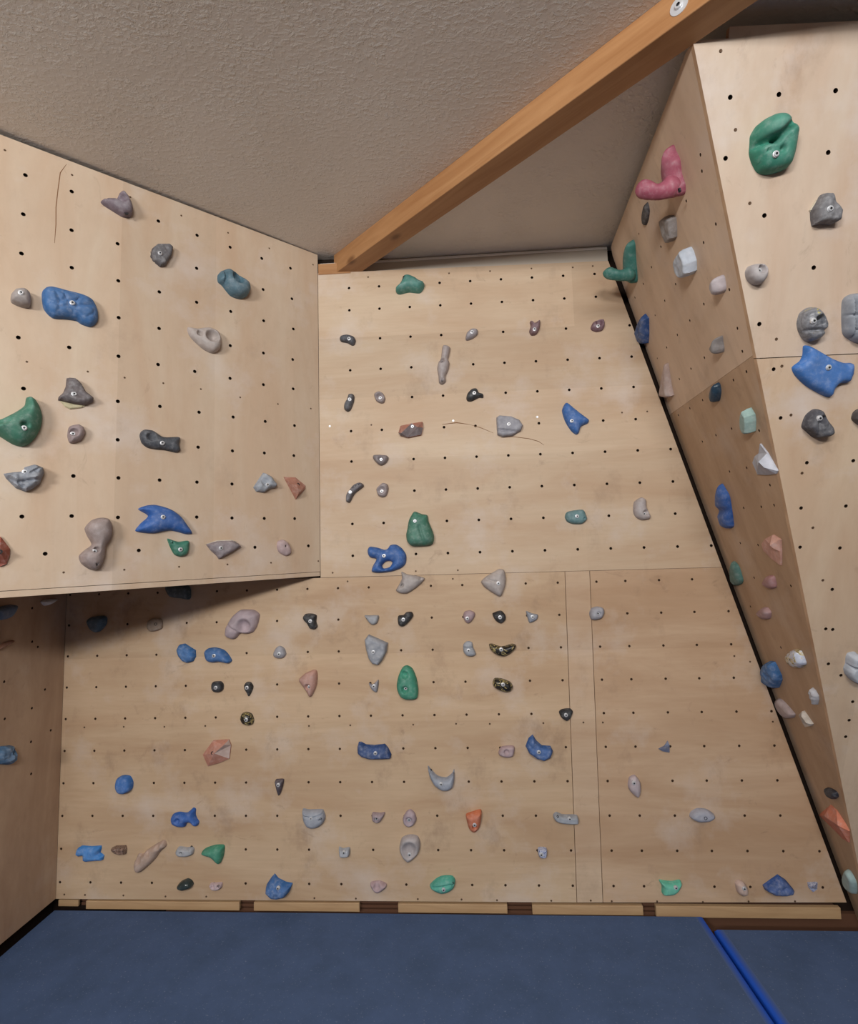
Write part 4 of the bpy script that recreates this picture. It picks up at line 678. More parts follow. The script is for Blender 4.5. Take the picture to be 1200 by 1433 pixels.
dict(fr='B',p=[[1.4215,-0.7336],[1.4279,-0.7114],[1.4402,-0.7104],[1.4613,-0.7228],[1.504,-0.7259],[1.5497,-0.7207],[1.5646,-0.7374],[1.5791,-0.7679],[1.5758,-0.7833],[1.5272,-0.7858],[1.4786,-0.7855],[1.4422,-0.7753],[1.4229,-0.7585]],H=0.04,k='r',R=0.6,nz=0.15,col=[0.0168,0.0726,0.2657],label='navy bat-shaped hold, centre of the lower back wall',bolt=[1.5105,-0.7503,'b']),
dict(fr='B',p=[[1.9305,-0.144],[1.9391,-0.1231],[1.9656,-0.1185],[1.985,-0.1288],[1.9857,-0.1452],[1.9704,-0.1679],[1.9536,-0.1787],[1.9376,-0.1672]],H=0.028,k='o',col=[0.4083,0.286,0.3094],label='small mauve dome hold left of the small black horned hold',bolt=[1.95,-0.1538,'b']),
dict(fr='B',p=[[2.068,-0.1348],[2.0793,-0.1299],[2.0958,-0.1238],[2.112,-0.1242],[2.1275,-0.1425],[2.1279,-0.165],[2.1065,-0.1818],[2.0842,-0.1705],[2.0719,-0.151]],H=0.03,k='o',col=[0.0168,0.0168,0.0206],label='small black horned hold between the mauve dome and the blue-grey star',bolt=[2.1012,-0.1515,'b']),
dict(fr='B',p=[[2.2248,-0.1277],[2.2513,-0.1381],[2.2778,-0.1451],[2.2723,-0.1678],[2.2397,-0.1821],[2.2309,-0.1637]],H=0.024,k='o',col=[0.3165,0.3465,0.4114],label='small blue-grey three-pointed hold left of the vertical joint strip, top row',bolt=[2.2514,-0.1534,'b']),
dict(fr='B',p=[[2.5147,-0.1435],[2.5255,-0.121],[2.5516,-0.1137],[2.5768,-0.1202],[2.582,-0.1417],[2.5678,-0.1673],[2.5385,-0.1751],[2.5196,-0.1695]],H=0.032,k='o',R=0.7,dents=[[2.553,-0.1456,0.0117,0.007]],col=[0.3701,0.3701,0.42],label='rounded grey-lilac hold on the right seam of the vertical joint strip',bolt=[2.5481,-0.1436,'b']),
dict(fr='B',p=[[1.9271,-0.276],[1.9453,-0.2604],[1.9681,-0.2653],[1.9737,-0.2896],[1.9845,-0.3184],[1.9691,-0.3289],[1.943,-0.3272],[1.9274,-0.3079]],H=0.028,k='o',tilt=(0,-0.3),creases=[[1.928,-0.2888,1.977,-0.2897,0.0065,0.005]],col=[0.3665,0.3935,0.445],label='small pale grey stepped hold left of the black and gold crescent',bolt=[1.9509,-0.2997,'b']),
dict(fr='B',p=[[2.0473,-0.2758],[2.0638,-0.2742],[2.0994,-0.2863],[2.1256,-0.2836],[2.1521,-0.2759],[2.1702,-0.2813],[2.1676,-0.2971],[2.1438,-0.3189],[2.1106,-0.3322],[2.0782,-0.3241],[2.0529,-0.3014]],H=0.032,k='o',R=0.7,col=[0.032,0.0271,0.0227],label='black and gold marbled crescent hold',marble=1,bolt=[2.1006,-0.2973,'b']),
dict(fr='B',p=[[2.0573,-0.448],[2.0678,-0.4306],[2.1005,-0.433],[2.1391,-0.4492],[2.1493,-0.4712],[2.1374,-0.4897],[2.1112,-0.4937],[2.0789,-0.4827],[2.0599,-0.4668]],H=0.034,k='o',col=[0.0404,0.0376,0.0322],label='black and gold marbled oval hold below the marbled crescent',marble=1,bolt=[2.1026,-0.454,'b']),
dict(fr='B',p=[[2.3537,-0.586],[2.3684,-0.5738],[2.4035,-0.5711],[2.4156,-0.5836],[2.4046,-0.6112],[2.3849,-0.6252],[2.3633,-0.6108]],H=0.03,k='o',col=[0.0191,0.021,0.0276],label='black rounded stone hold on the left seam of the vertical joint strip',bolt=[2.38,-0.5929,'b']),
dict(fr='B',p=[[2.0714,-0.7601],[2.0884,-0.7365],[2.1401,-0.7339],[2.1444,-0.7547],[2.135,-0.7783],[2.1059,-0.784],[2.0772,-0.7749]],H=0.026,k='o',R=0.5,dents=[[2.1071,-0.7544,0.014,0.006]],col=[0.4541,0.3222,0.3475],label='flat lilac pebble hold left of the blue crescent on the lower back wall'),
dict(fr='B',p=[[2.1958,-0.7355],[2.2102,-0.7016],[2.2302,-0.6851],[2.2451,-0.7112],[2.2697,-0.733],[2.3079,-0.7363],[2.3166,-0.7549],[2.3057,-0.7824],[2.2731,-0.7975],[2.2416,-0.7881],[2.2105,-0.7664]],H=0.042,k='r',R=0.6,nz=0.12,col=[0.0261,0.1244,0.4082],label='blue crescent hold left of the vertical joint strip',bolt=[2.2495,-0.7494,'b']),
dict(fr='B',p=[[0.2721,-0.8864],[0.2786,-0.8622],[0.3022,-0.8545],[0.332,-0.8595],[0.3463,-0.8866],[0.3423,-0.9167],[0.3161,-0.9316],[0.2893,-0.9273],[0.2751,-0.9074]],H=0.042,k='o',R=0.5,e=0.4,tilt=(0,-0.1),col=[0.0243,0.1715,0.5602],label='round bright blue button hold at the far left of the lower back wall'),
dict(fr='B',p=[[0.538,-1.0497],[0.5446,-1.0307],[0.5721,-1.0212],[0.6102,-1.0244],[0.6307,-1.0105],[0.641,-1.0023],[0.6528,-1.0086],[0.6518,-1.0308],[0.6589,-1.0497],[0.6695,-1.0655],[0.6628,-1.0813],[0.6455,-1.0781],[0.6316,-1.0655],[0.6109,-1.0687],[0.6042,-1.0845],[0.5732,-1.0845],[0.5453,-1.0719]],H=0.034,k='o',R=0.8,dents=[[0.5775,-1.051,0.0151,0.008]],col=[0.0193,0.1291,0.5072],label='blue dog-shaped hold with stubby legs, lower left of the back wall'),
dict(fr='B',p=[[0.0807,-1.2068],[0.0867,-1.182],[0.1036,-1.1727],[0.1519,-1.1757],[0.1985,-1.1725],[0.2002,-1.1848],[0.1939,-1.2033],[0.2135,-1.2155],[0.21,-1.234],[0.1744,-1.236],[0.1334,-1.2404],[0.1181,-1.2344],[0.1174,-1.2128],[0.0983,-1.2172]],H=0.03,k='r',R=0.6,nz=0.1,col=[0.0401,0.2848,0.8082],label='bright blue jagged hold at the lower left corner of the back wall'),
dict(fr='B',p=[[0.252,-1.1802],[0.2711,-1.172],[0.3194,-1.1708],[0.3244,-1.1881],[0.3223,-1.2054],[0.2979,-1.2071],[0.2686,-1.1991]],H=0.028,k='r',R=0.5,nz=0.12,col=[0.2265,0.1617,0.1339],label='small brown stone hold right of the bright blue jagged hold',marble=2),
dict(fr='B',p=[[0.3677,-1.2366],[0.381,-1.2074],[0.4056,-1.2073],[0.4193,-1.1923],[0.4747,-1.1583],[0.5061,-1.1472],[0.5149,-1.1712],[0.4895,-1.194],[0.4622,-1.2298],[0.4348,-1.2557],[0.3935,-1.287],[0.3723,-1.2819],[0.3633,-1.2561]],H=0.032,k='o',R=0.7,e=0.05,dents=[[0.3885,-1.2236,0.0205,0.012],[0.4349,-1.1987,0.015,0.01],[0.482,-1.1681,0.0123,0.008]],col=[0.5309,0.3734,0.2961],label='beige driftwood hold lying diagonally at the lower left of the back wall'),
dict(fr='B',p=[[0.5635,-1.192],[0.5764,-1.175],[0.6129,-1.1789],[0.636,-1.176],[0.6473,-1.1833],[0.643,-1.2059],[0.6135,-1.2162],[0.5804,-1.2146],[0.567,-1.2062]],H=0.026,k='o',R=0.6,dents=[[0.5933,-1.1959,0.0082,0.006],[0.6295,-1.1816,0.0055,0.006]],col=[0.4415,0.4544,0.4943],label='pale grey saucer hold left of the green triangle hold',holes2=[[0.596,-1.1925],[0.6348,-1.176]]),
dict(fr='B',p=[[0.6871,-1.1948],[0.7072,-1.18],[0.7477,-1.1681],[0.7849,-1.1668],[0.7931,-1.1768],[0.7887,-1.2121],[0.7755,-1.2445],[0.7586,-1.2387],[0.7347,-1.2182],[0.6974,-1.2066]],H=0.04,k='o',R=0.8,col=[0.0375,0.3078,0.1887],label='green rounded triangle hold at the lower left of the back wall'),
dict(fr='B',p=[[0.5734,-1.3431],[0.5894,-1.3267],[0.6185,-1.3156],[0.6381,-1.3237],[0.6468,-1.3399],[0.6353,-1.3536],[0.603,-1.363],[0.5801,-1.3567]],H=0.034,k='o',col=[0.0313,0.0486,0.0497],label='glossy dark green stone hold in the bottom row of the back wall',gloss=1),
dict(fr='B',p=[[0.7244,-1.3446],[0.7295,-1.3344],[0.7553,-1.3332],[0.7811,-1.3315],[0.7826,-1.3493],[0.7653,-1.3622],[0.7395,-1.3614]],H=0.022,k='o',R=0.6,dents=[[0.7683,-1.3418,0.0061,0.007],[0.7438,-1.3435,0.0108,0.006]],col=[0.6225,0.4649,0.4915],label='small pale lilac hold with two holes, right of the glossy dark green stone',holes2=[[0.7734,-1.3377]]),
dict(fr='B',p=[[1.0333,-0.8797],[1.0498,-0.8748],[1.073,-0.8768],[1.0681,-0.9077],[1.0559,-0.9415],[1.0485,-0.9464],[1.0406,-0.923]],H=0.03,k='o',R=0.8,tilt=(0,0.2),col=[0.0898,0.0677,0.0898],label='dark purple fang hold pointing down on the lower back wall',bolt=[1.0565,-0.8899,'b']),
dict(fr='B',p=[[1.162,-1.0083],[1.1914,-1.0112],[1.25,-1.0101],[1.2597,-1.017],[1.2679,-1.043],[1.256,-1.0689],[1.2299,-1.0861],[1.2039,-1.0901],[1.1811,-1.0804],[1.165,-1.0516]],H=0.038,k='o',R=0.6,dents=[[1.2484,-1.0447,0.0065,0.008]],creases=[[1.1684,-1.0285,1.2108,-1.0355,0.0065,0.005],[1.2108,-1.0355,1.2564,-1.0228,0.0065,0.005]],col=[0.3636,0.3971,0.4759],label='grey half-moon hold with a rim line along its top',bolt=[1.208,-1.0385,'b'],holes2=[[1.2529,-1.038]]),
dict(fr='B',p=[[1.483,-1.0344],[1.4897,-1.0231],[1.5223,-1.026],[1.5432,-1.0232],[1.5383,-1.0401],[1.5216,-1.0627],[1.5052,-1.0683],[1.4859,-1.0571]],H=0.026,k='o',R=0.7,dents=[[1.5043,-1.0486,0.0116,0.008]],col=[0.3813,0.2884,0.3127],label='small mauve cup hold left of the lilac drop hold',bolt=[1.5065,-1.044,'b']),
dict(fr='B',p=[[1.3293,-1.1746],[1.3477,-1.1809],[1.3784,-1.1774],[1.378,-1.2075],[1.3595,-1.2134],[1.335,-1.2101]],H=0.028,k='o',R=0.6,tilt=(0,-0.2),col=[0.4059,0.4359,0.4995],label='small grey molar-shaped hold with two points, below the grey half-moon with rim',bolt=[1.3565,-1.1877,'b']),
dict(fr='B',p=[[1.4713,-1.3313],[1.481,-1.3234],[1.5163,-1.3206],[1.5448,-1.3334],[1.5413,-1.3464],[1.5154,-1.3648],[1.4962,-1.3675],[1.4774,-1.3495]],H=0.028,k='o',R=0.7,dents=[[1.5032,-1.3363,0.0189,0.008]],col=[0.5039,0.3574,0.3856],label='mauve heart-shaped hold in the bottom row of the back wall'),
dict(fr='B',p=[[1.029,-1.2923],[1.0454,-1.3116],[1.0812,-1.328],[1.1125,-1.3333],[1.1007,-1.3637],[1.0811,-1.3859],[1.0485,-1.3934],[1.0159,-1.3892],[0.9911,-1.3645],[0.993,-1.3369],[1.0127,-1.309]],H=0.046,k='r',R=0.6,nz=0.2,col=[0.037,0.1686,0.486],label='large blue scallop hold with chalky top in the bottom row of the back wall',bolt=[1.0591,-1.3319,'b']),
dict(fr='B',p=[[1.7464,-0.8196],[1.765,-0.8389],[1.791,-0.8639],[1.8289,-0.8712],[1.8561,-0.8536],[1.8665,-0.8359],[1.8667,-0.8785],[1.8581,-0.9103],[1.8348,-0.9258],[1.8045,-0.9243],[1.7709,-0.8994],[1.7528,-0.8638]],H=0.038,k='o',R=0.85,dents=[[1.7596,-0.841,0.0052,0.005]],col=[0.3465,0.384,0.472],label='pale blue-grey horned crescent hold, centre right of the lower back wall',bolt=[1.8069,-0.8876,'b'],holes2=[[1.7606,-0.8347]]),
dict(fr='B',p=[[1.6255,-1.0495],[1.6414,-1.0219],[1.6607,-1.0101],[1.6808,-1.0253],[1.6885,-1.053],[1.6742,-1.0771],[1.6513,-1.0854],[1.631,-1.0737]],H=0.03,k='o',R=0.8,dents=[[1.6543,-1.0544,0.0223,0.009]],col=[0.4499,0.3473,0.391],label='lilac drop hold pointing up, directly above the pale shield hold',bolt=[1.6558,-1.049,'b']),
dict(fr='B',p=[[1.9139,-1.0332],[1.9378,-1.0227],[1.9823,-1.0121],[1.9832,-1.0473],[1.9722,-1.0893],[1.9495,-1.1089],[1.9279,-1.0963],[1.918,-1.0648]],H=0.036,k='o',R=0.7,tilt=(0,0.25),dents=[[1.9506,-1.0767,0.0132,0.009]],col=[0.6587,0.173,0.0641],label='orange tooth-shaped hold on the lower back wall',bolt=[1.9511,-1.0636,'b']),
dict(fr='B',p=[[1.608,-1.1688],[1.6202,-1.1344],[1.6545,-1.1205],[1.6921,-1.1273],[1.704,-1.1617],[1.6941,-1.196],[1.6671,-1.2234],[1.6442,-1.2358],[1.622,-1.2167],[1.6091,-1.1894]],H=0.036,k='o',R=0.5,dents=[[1.6532,-1.1755,0.0406,0.014]],col=[0.4481,0.4002,0.406],label='pale grey shield hold with a sunken face, below the lilac drop hold',bolt=[1.6541,-1.1976,'b']),
dict(fr='B',p=[[1.7413,-1.3374],[1.7707,-1.3096],[1.8011,-1.2972],[1.8424,-1.2969],[1.8568,-1.3152],[1.8484,-1.3428],[1.8216,-1.3613],[1.7915,-1.3664],[1.7618,-1.3556]],H=0.04,k='o',R=0.8,dents=[[1.8453,-1.3214,0.0066,0.007]],creases=[[1.7473,-1.3361,1.8379,-1.3184,0.0073,0.005]],col=[0.0571,0.4346,0.333],label='teal leaf-shaped hold in the bottom row of the back wall',bolt=[1.8048,-1.3349,'b'],holes2=[[1.8459,-1.3127]]),
dict(fr='B',p=[[2.2303,-1.1788],[2.2421,-1.1731],[2.2691,-1.1775],[2.2655,-1.2097],[2.2437,-1.2126],[2.2318,-1.2042]],H=0.028,k='o',R=0.4,e=0.4,col=[0.2695,0.3283,0.4926],label='tiny blue and white speckled cube hold near the vertical joint strip',marble=3,bolt=[2.2417,-1.1922,'b']),
dict(fr='B',p=[[2.3051,-1.0353],[2.3204,-1.0231],[2.3493,-1.0335],[2.4079,-1.0353],[2.4157,-1.0536],[2.4098,-1.0688],[2.3622,-1.0688],[2.3258,-1.0627],[2.3081,-1.0505]],H=0.032,k='o',R=0.6,dents=[[2.3235,-1.0353,0.0051,0.005]],col=[0.3625,0.396,0.4557],label='grey oblong hold crossing the left seam of the joint strip',bolt=[2.3731,-1.0403,'b'],holes2=[[2.3211,-1.0302]]),
dict(fr='B',p=[[2.6426,-0.9069],[2.6522,-0.8736],[2.6763,-0.8641],[2.6962,-0.8928],[2.6954,-0.9356],[2.6826,-0.9593],[2.6619,-0.945],[2.6471,-0.926]],H=0.034,k='o',col=[0.5118,0.4242,0.4544],label='pale pinkish egg hold on the lower right plywood panel',bolt=[2.6619,-0.8878,'b']),
dict(fr='B',p=[[2.7881,-0.7523],[2.8144,-0.7393],[2.83,-0.7179],[2.8363,-0.7367],[2.8342,-0.7676],[2.8035,-0.7617]],H=0.024,k='f',e=0.3,apex=[[2.8142,-0.7419,0.026]],col=[0.1964,0.2358,0.3696],label='small blue-grey shard hold above the pale pinkish egg hold, lower right panel'),
dict(fr='B',p=[[2.9047,-1.0443],[2.9108,-1.0231],[2.9395,-1.0078],[2.9761,-1.0104],[3.0041,-1.0274],[3.0056,-1.0443],[2.9816,-1.0587],[2.9356,-1.0612]],H=0.034,k='o',R=0.7,e=0.25,col=[0.4015,0.4132,0.5007],label='pale grey half-oval hold, middle of the lower right panel',bolt=[2.9598,-1.0362,'h']),
dict(fr='B',p=[[2.7533,-1.3089],[2.7765,-1.3119],[2.809,-1.314],[2.8421,-1.3083],[2.8458,-1.3216],[2.8299,-1.3489],[2.8056,-1.3646],[2.7636,-1.3649],[2.7629,-1.3338]],H=0.034,k='o',R=0.7,col=[0.1154,0.5909,0.4231],label='mint green winged hold at the bottom of the lower right panel',bolt=[2.813,-1.3247,'b']),
dict(fr='B',p=[[3.0769,-1.3207],[3.0905,-1.3064],[3.111,-1.3121],[3.1256,-1.337],[3.1236,-1.362],[3.1023,-1.3688],[3.0826,-1.354]],H=0.03,k='o',col=[0.6368,0.4655,0.4031],label='small beige knob hold at the bottom, left of the navy fan hold',bolt=[3.1019,-1.327,'b']),
dict(fr='B',p=[[3.1941,-1.3279],[3.2238,-1.3079],[3.2607,-1.2839],[3.2895,-1.3035],[3.3146,-1.335],[3.3068,-1.3547],[3.2715,-1.3613],[3.2281,-1.3592],[3.1989,-1.3437]],H=0.042,k='r',R=0.5,nz=0.15,col=[0.0299,0.0992,0.3585],label='navy fan-shaped hold at the bottom right of the back wall'),
dict(fr='B',p=[[3.3825,-1.3156],[3.4221,-1.3137],[3.418,-1.3402],[3.4001,-1.3528],[3.3848,-1.3363]],H=0.026,k='f',e=0.3,apex=[[3.3891,-1.3191,0.028]],col=[0.2223,0.267,0.4822],label='small blue and white speckled shard hold at the bottom right corner of the back wall',marble=3),
dict(fr='R',p=[[0.8014,-0.1224],[0.815,-0.1015],[0.8565,-0.0776],[0.8815,-0.0726],[0.8919,-0.0818],[0.8901,-0.1002],[0.8926,-0.1354],[0.8706,-0.1698],[0.8649,-0.205],[0.8505,-0.2201],[0.832,-0.2214],[0.7956,-0.198],[0.7662,-0.1778],[0.7846,-0.1458]],H=0.045,k='o',R=0.9,e=0.12,col=[0.3829,0.0853,0.1368],label='pink horn hold sticking out to the left, top of the box side',bolt=[0.9053,-0.2414,'h'],horn=[[0.0334,-0.2164],[0.0783,-0.209],[0.1192,-0.1892],[0.1379,-0.1739],[0.1435,-0.1552],[0.1344,-0.1385],[0.1219,-0.128],[0.1022,-0.1291],[0.0838,-0.1454],[0.0732,-0.1608],[0.0587,-0.1591],[0.0428,-0.1479],[0.0213,-0.1486],[0.0017,-0.1714],[0.0013,-0.2036]],hornu=0.8424),
dict(fr='R',p=[[0.5053,-0.0441],[0.5361,-0.0401],[0.5661,-0.0493],[0.5673,-0.0607],[0.5553,-0.0808],[0.5197,-0.0922],[0.4815,-0.091],[0.4671,-0.0738],[0.4814,-0.054]],H=0.014,k='o',col=[0.0474,0.0413,0.0443],label='black oval hold under the pink horn hold'),
dict(fr='R',p=[[0.6478,-0.1787],[0.6852,-0.1923],[0.7169,-0.2167],[0.7268,-0.2329],[0.6998,-0.2621],[0.6809,-0.2769],[0.6528,-0.2744],[0.6292,-0.2635],[0.6333,-0.2354],[0.6395,-0.2015]],H=0.0289,k='r',R=0.3,e=0.5,nz=0.1,col=[0.2757,0.2418,0.2257],label='grey faceted shard hold with a bright right edge, under the pink horn hold'),
dict(fr='R',p=[[0.1523,-0.0858],[0.2223,-0.0468],[0.2806,-0.0371],[0.3104,-0.0428],[0.3098,-0.0656],[0.2684,-0.0996],[0.2192,-0.1451],[0.1884,-0.1701],[0.1666,-0.1696],[0.1418,-0.1433],[0.1099,-0.12],[0.1063,-0.108]],H=0.045,k='o',R=0.9,e=0.12,col=[0.0488,0.2273,0.1885],label='green horn hold sticking out to the left, top corner of box side and back wall',horn=[[0.029,-0.168],[0.0673,-0.1536],[0.1149,-0.1275],[0.1342,-0.1072],[0.1353,-0.0873],[0.1194,-0.0768],[0.0973,-0.0764],[0.0823,-0.09],[0.064,-0.1064],[0.0443,-0.106],[0.0228,-0.1004],[0.0061,-0.1269],[0.0073,-0.1554]],hornu=0.2063),
dict(fr='R',p=[[0.6724,-0.3555],[0.6979,-0.3539],[0.7417,-0.3583],[0.7486,-0.3649],[0.7516,-0.3838],[0.7453,-0.4138],[0.7214,-0.4376],[0.6917,-0.4351],[0.662,-0.4221],[0.6487,-0.3943],[0.6577,-0.3642]],H=0.044,k='r',R=0.25,e=0.6,nz=0.05,col=[0.5499,0.6183,0.7218],label='white-blue faceted block hold on the upper box side'),
dict(fr='R',p=[[0.8325,-0.5412],[0.8479,-0.5365],[0.8645,-0.5404],[0.8699,-0.5512],[0.8579,-0.5751],[0.8467,-0.5842],[0.8273,-0.5852],[0.8204,-0.5756],[0.8197,-0.5536]],H=0.04,k='o',R=0.8,e=0.35,col=[0.4986,0.4386,0.462],label='round pale knob hold right of the white-blue block on the box side'),
dict(fr='R',p=[[-0.0472,-0.3291],[-0.0004,-0.3126],[0.0765,-0.3059],[0.1322,-0.3103],[0.1513,-0.3426],[0.0849,-0.3897],[0.0321,-0.4152],[-0.0306,-0.3909],[-0.049,-0.3604]],H=0.0303,k='r',R=0.5,nz=0.25,col=[0.0245,0.0813,0.267],label='navy rough rock hold on the box side at the black gap, below the green horn'),
dict(fr='R',p=[[0.6609,-0.6953],[0.6843,-0.6893],[0.7042,-0.6841],[0.714,-0.6885],[0.7036,-0.7059],[0.6932,-0.7255],[0.6799,-0.7339],[0.6672,-0.7298],[0.6588,-0.719],[0.6555,-0.7053]],H=0.038,k='o',R=0.8,e=0.2,col=[0.2418,0.218,0.2104],label='grey knuckle hold on the upper middle of the box side'),
dict(fr='R',p=[[0.0976,-0.5899],[0.1499,-0.5669],[0.1723,-0.5757],[0.1483,-0.609],[0.1153,-0.6598],[0.0967,-0.7051],[0.0667,-0.7022],[-0.0088,-0.6734],[-0.0095,-0.6522]],H=0.028,k='r',R=0.4,e=0.4,tilt=(0,-0.4),col=[0.5269,0.3852,0.3336],label='beige long wedge hold on the box side beside the black gap'),
dict(fr='R',p=[[0.4986,-0.826],[0.5252,-0.8113],[0.5556,-0.8055],[0.5621,-0.8194],[0.5476,-0.8423],[0.5112,-0.8634],[0.4913,-0.8618],[0.4898,-0.8423]],H=0.032,k='o',col=[0.0247,0.0571,0.0953],label='glossy blue-black stone hold in the middle of the box side',gloss=1),
dict(fr='R',p=[[0.6709,-0.9767],[0.6892,-0.9613],[0.711,-0.9534],[0.7196,-0.9803],[0.7086,-0.9995],[0.679,-1.0305],[0.6608,-1.03],[0.6512,-1.0172],[0.6514,-1.0005]],H=0.036,k='r',R=0.35,e=0.5,col=[0.3171,0.4813,0.4452],label='mint block hold on the middle of the box side'),
dict(fr='R',p=[[0.5785,-1.126],[0.6131,-1.1082],[0.6482,-1.1044],[0.681,-1.077],[0.703,-1.1158],[0.7207,-1.1818],[0.7062,-1.1897],[0.645,-1.1838],[0.5805,-1.171]],H=0.046,k='f',e=0.12,apex=[[0.703,-1.1345,0.04],[0.7067,-1.1534,0.03],[0.7105,-1.1576,0.034],[0.6511,-1.1461,0.024]],col=[0.5371,0.5638,0.6484],label='white hold of sharp shards on the box side near its front edge'),
dict(fr='R',p=[[0.1519,-1.2111],[0.1977,-1.1738],[0.2427,-1.1563],[0.2551,-1.1764],[0.2673,-1.2144],[0.2436,-1.2636],[0.2104,-1.3181],[0.1918,-1.3405],[0.1524,-1.3471],[0.1096,-1.3326],[0.1126,-1.2891],[0.1264,-1.252]],H=0.034,k='o',R=0.8,creases=[[0.1213,-1.257,0.2389,-1.2736,0.0276,0.009]],col=[0.0254,0.1097,0.3968],label='long blue pod hold pinched near its lower end, on the box side'),
dict(fr='R',p=[[0.3991,-1.4242],[0.4441,-1.4054],[0.5149,-1.3932],[0.556,-1.4125],[0.5262,-1.4554],[0.4837,-1.5078],[0.4348,-1.4826],[0.394,-1.4504]],H=0.036,k='f',e=0.2,apex=[[0.5358,-1.4237,0.036],[0.5302,-1.4386,0.026]],col=[0.6619,0.3575,0.2794],label='pale terracotta wedge hold on the lower middle of the box side'),
dict(fr='R',p=[[-0.0116,-1.5325],[0.046,-1.4939],[0.0827,-1.5173],[0.0707,-1.578],[0.0379,-1.5996],[-0.024,-1.6094],[-0.046,-1.5824]],H=0.024,k='o',R=0.7,col=[0.0857,0.2097,0.1817],label='small green stone hold beside the black gap on the box side'),
dict(fr='R',p=[[0.2877,-1.5777],[0.3395,-1.5526],[0.3871,-1.554],[0.3732,-1.5939],[0.3356,-1.6044],[0.3016,-1.5975]],H=0.024,k='o',col=[0.4282,0.2147,0.2147],label='small dusky pink knob hold below the pale terracotta wedge, upper of two'),
dict(fr='R',p=[[0.1111,-1.7189],[0.1825,-1.6927],[0.2172,-1.6919],[0.2293,-1.7119],[0.1985,-1.7388],[0.1541,-1.7461],[0.1217,-1.7326]],H=0.026,k='o',col=[0.4348,0.2598,0.2598],label='small dusky pink nub hold, lower of two below the pale terracotta wedge'),
dict(fr='R',p=[[-0.0674,-2.0027],[-0.0268,-1.9711],[0.0296,-1.9477],[0.0712,-1.9439],[0.0811,-1.9623],[0.0878,-1.9992],[0.0754,-2.0221],[0.0083,-2.0702],[-0.0334,-2.078],[-0.0736,-2.0704],[-0.0906,-2.042]],H=0.0391,k='r',R=0.55,e=0.2,nz=0.28,col=[0.0478,0.1698,0.4244],label='blue craggy rock hold overlapping the black gap on the lower box side'),
dict(fr='R',p=[[0.2478,-1.8796],[0.2926,-1.8568],[0.3367,-1.8445],[0.3679,-1.8476],[0.3696,-1.8884],[0.3522,-1.9043],[0.3116,-1.9214],[0.2761,-1.923],[0.2499,-1.9113],[0.2497,-1.8925]],H=0.032,k='o',R=0.8,col=[0.3756,0.4094,0.5081],label='silver and black marbled stone hold on the lower box side',marble=4),
dict(fr='R',p=[[0.3272,-2.0041],[0.3413,-1.9917],[0.3568,-1.9987],[0.3628,-2.0185],[0.3527,-2.0353],[0.3267,-2.0599],[0.3129,-2.0618],[0.3156,-2.0466],[0.3139,-2.029]],H=0.02,k='r',R=0.6,nz=0.2,col=[0.5181,0.5181,0.5591],label='small pale grey chip hold on the lower box side near the front edge'),
dict(fr='R',p=[[-0.0756,-2.1482],[-0.0315,-2.1277],[0.0087,-2.1344],[0.0609,-2.1601],[0.0697,-2.1714],[0.0378,-2.1944],[-0.0331,-2.215],[-0.0667,-2.1999],[-0.0816,-2.1749]],H=0.024,k='o',R=0.6,col=[0.4951,0.397,0.397],label='mauve oval pebble hold at the black gap on the lower box side'),
dict(fr='R',p=[[0.1293,-2.1541],[0.1798,-2.1242],[0.1984,-2.1436],[0.2176,-2.1652],[0.2033,-2.1768],[0.149,-2.1978],[0.1382,-2.1835]],H=0.022,k='f',e=0.5,apex=[[0.1861,-2.1409,0.022],[0.2081,-2.1602,0.022]],col=[0.6245,0.5662,0.498],label='pale wedge hold with a bright edge, beside the mauve oval pebble'),
dict(fr='R',p=[[0.1066,-2.4611],[0.1523,-2.4447],[0.1896,-2.4431],[0.1854,-2.4632],[0.1438,-2.4903],[0.1124,-2.492]],H=0.022,k='o',R=0.7,col=[0.0306,0.0333,0.0488],label='small black stone hold near the bottom of the box side'),
dict(fr='R',p=[[-0.0966,-2.6618],[0.0796,-2.5414],[0.1193,-2.546],[0.1526,-2.5815],[0.1653,-2.6041],[0.1198,-2.6721],[0.0691,-2.6804],[-0.0013,-2.6695]],H=0.03,k='f',e=0.15,apex=[[0.0418,-2.5973,0.03],[0.1496,-2.5843,0.03]],col=[0.7429,0.235,0.1313],label='orange wedge hold near the bottom of the box side'),
dict(fr='R',p=[[-0.0679,-2.9051],[-0.0057,-2.8429],[0.0232,-2.8468],[0.0305,-2.8796],[-0.014,-2.9473],[-0.0595,-2.9613],[-0.0814,-2.9434]],H=0.024,k='o',R=0.5,col=[0.3997,0.5736,0.5736],label='pale teal leaf hold at the bottom of the box side'),
dict(fr='F',p=[[0.177,-0.2607],[0.1767,-0.2402],[0.1902,-0.2174],[0.2135,-0.2037],[0.2412,-0.1998],[0.2634,-0.2087],[0.2832,-0.2268],[0.2944,-0.241],[0.2945,-0.2614],[0.2934,-0.2956],[0.2878,-0.323],[0.2748,-0.3344],[0.2361,-0.3425],[0.2065,-0.3354],[0.1875,-0.3098],[0.1777,-0.2849]],H=0.06,k='o',R=0.6,e=0.2,tilt=(0,0.1),dents=[[0.2207,-0.2363,0.0457,-0.012],[0.2432,-0.2942,0.0114,0.01],[0.2065,-0.2953,0.0061,0.008]],creases=[[0.1803,-0.2747,0.2241,-0.2672,0.016,0.02],[0.2241,-0.2672,0.266,-0.2307,0.0145,0.018]],col=[0.0236,0.2526,0.1686],label='big green hooded jug hold at the top of the box front',res=1.6,bolt=[0.2237,-0.3076,'b']),
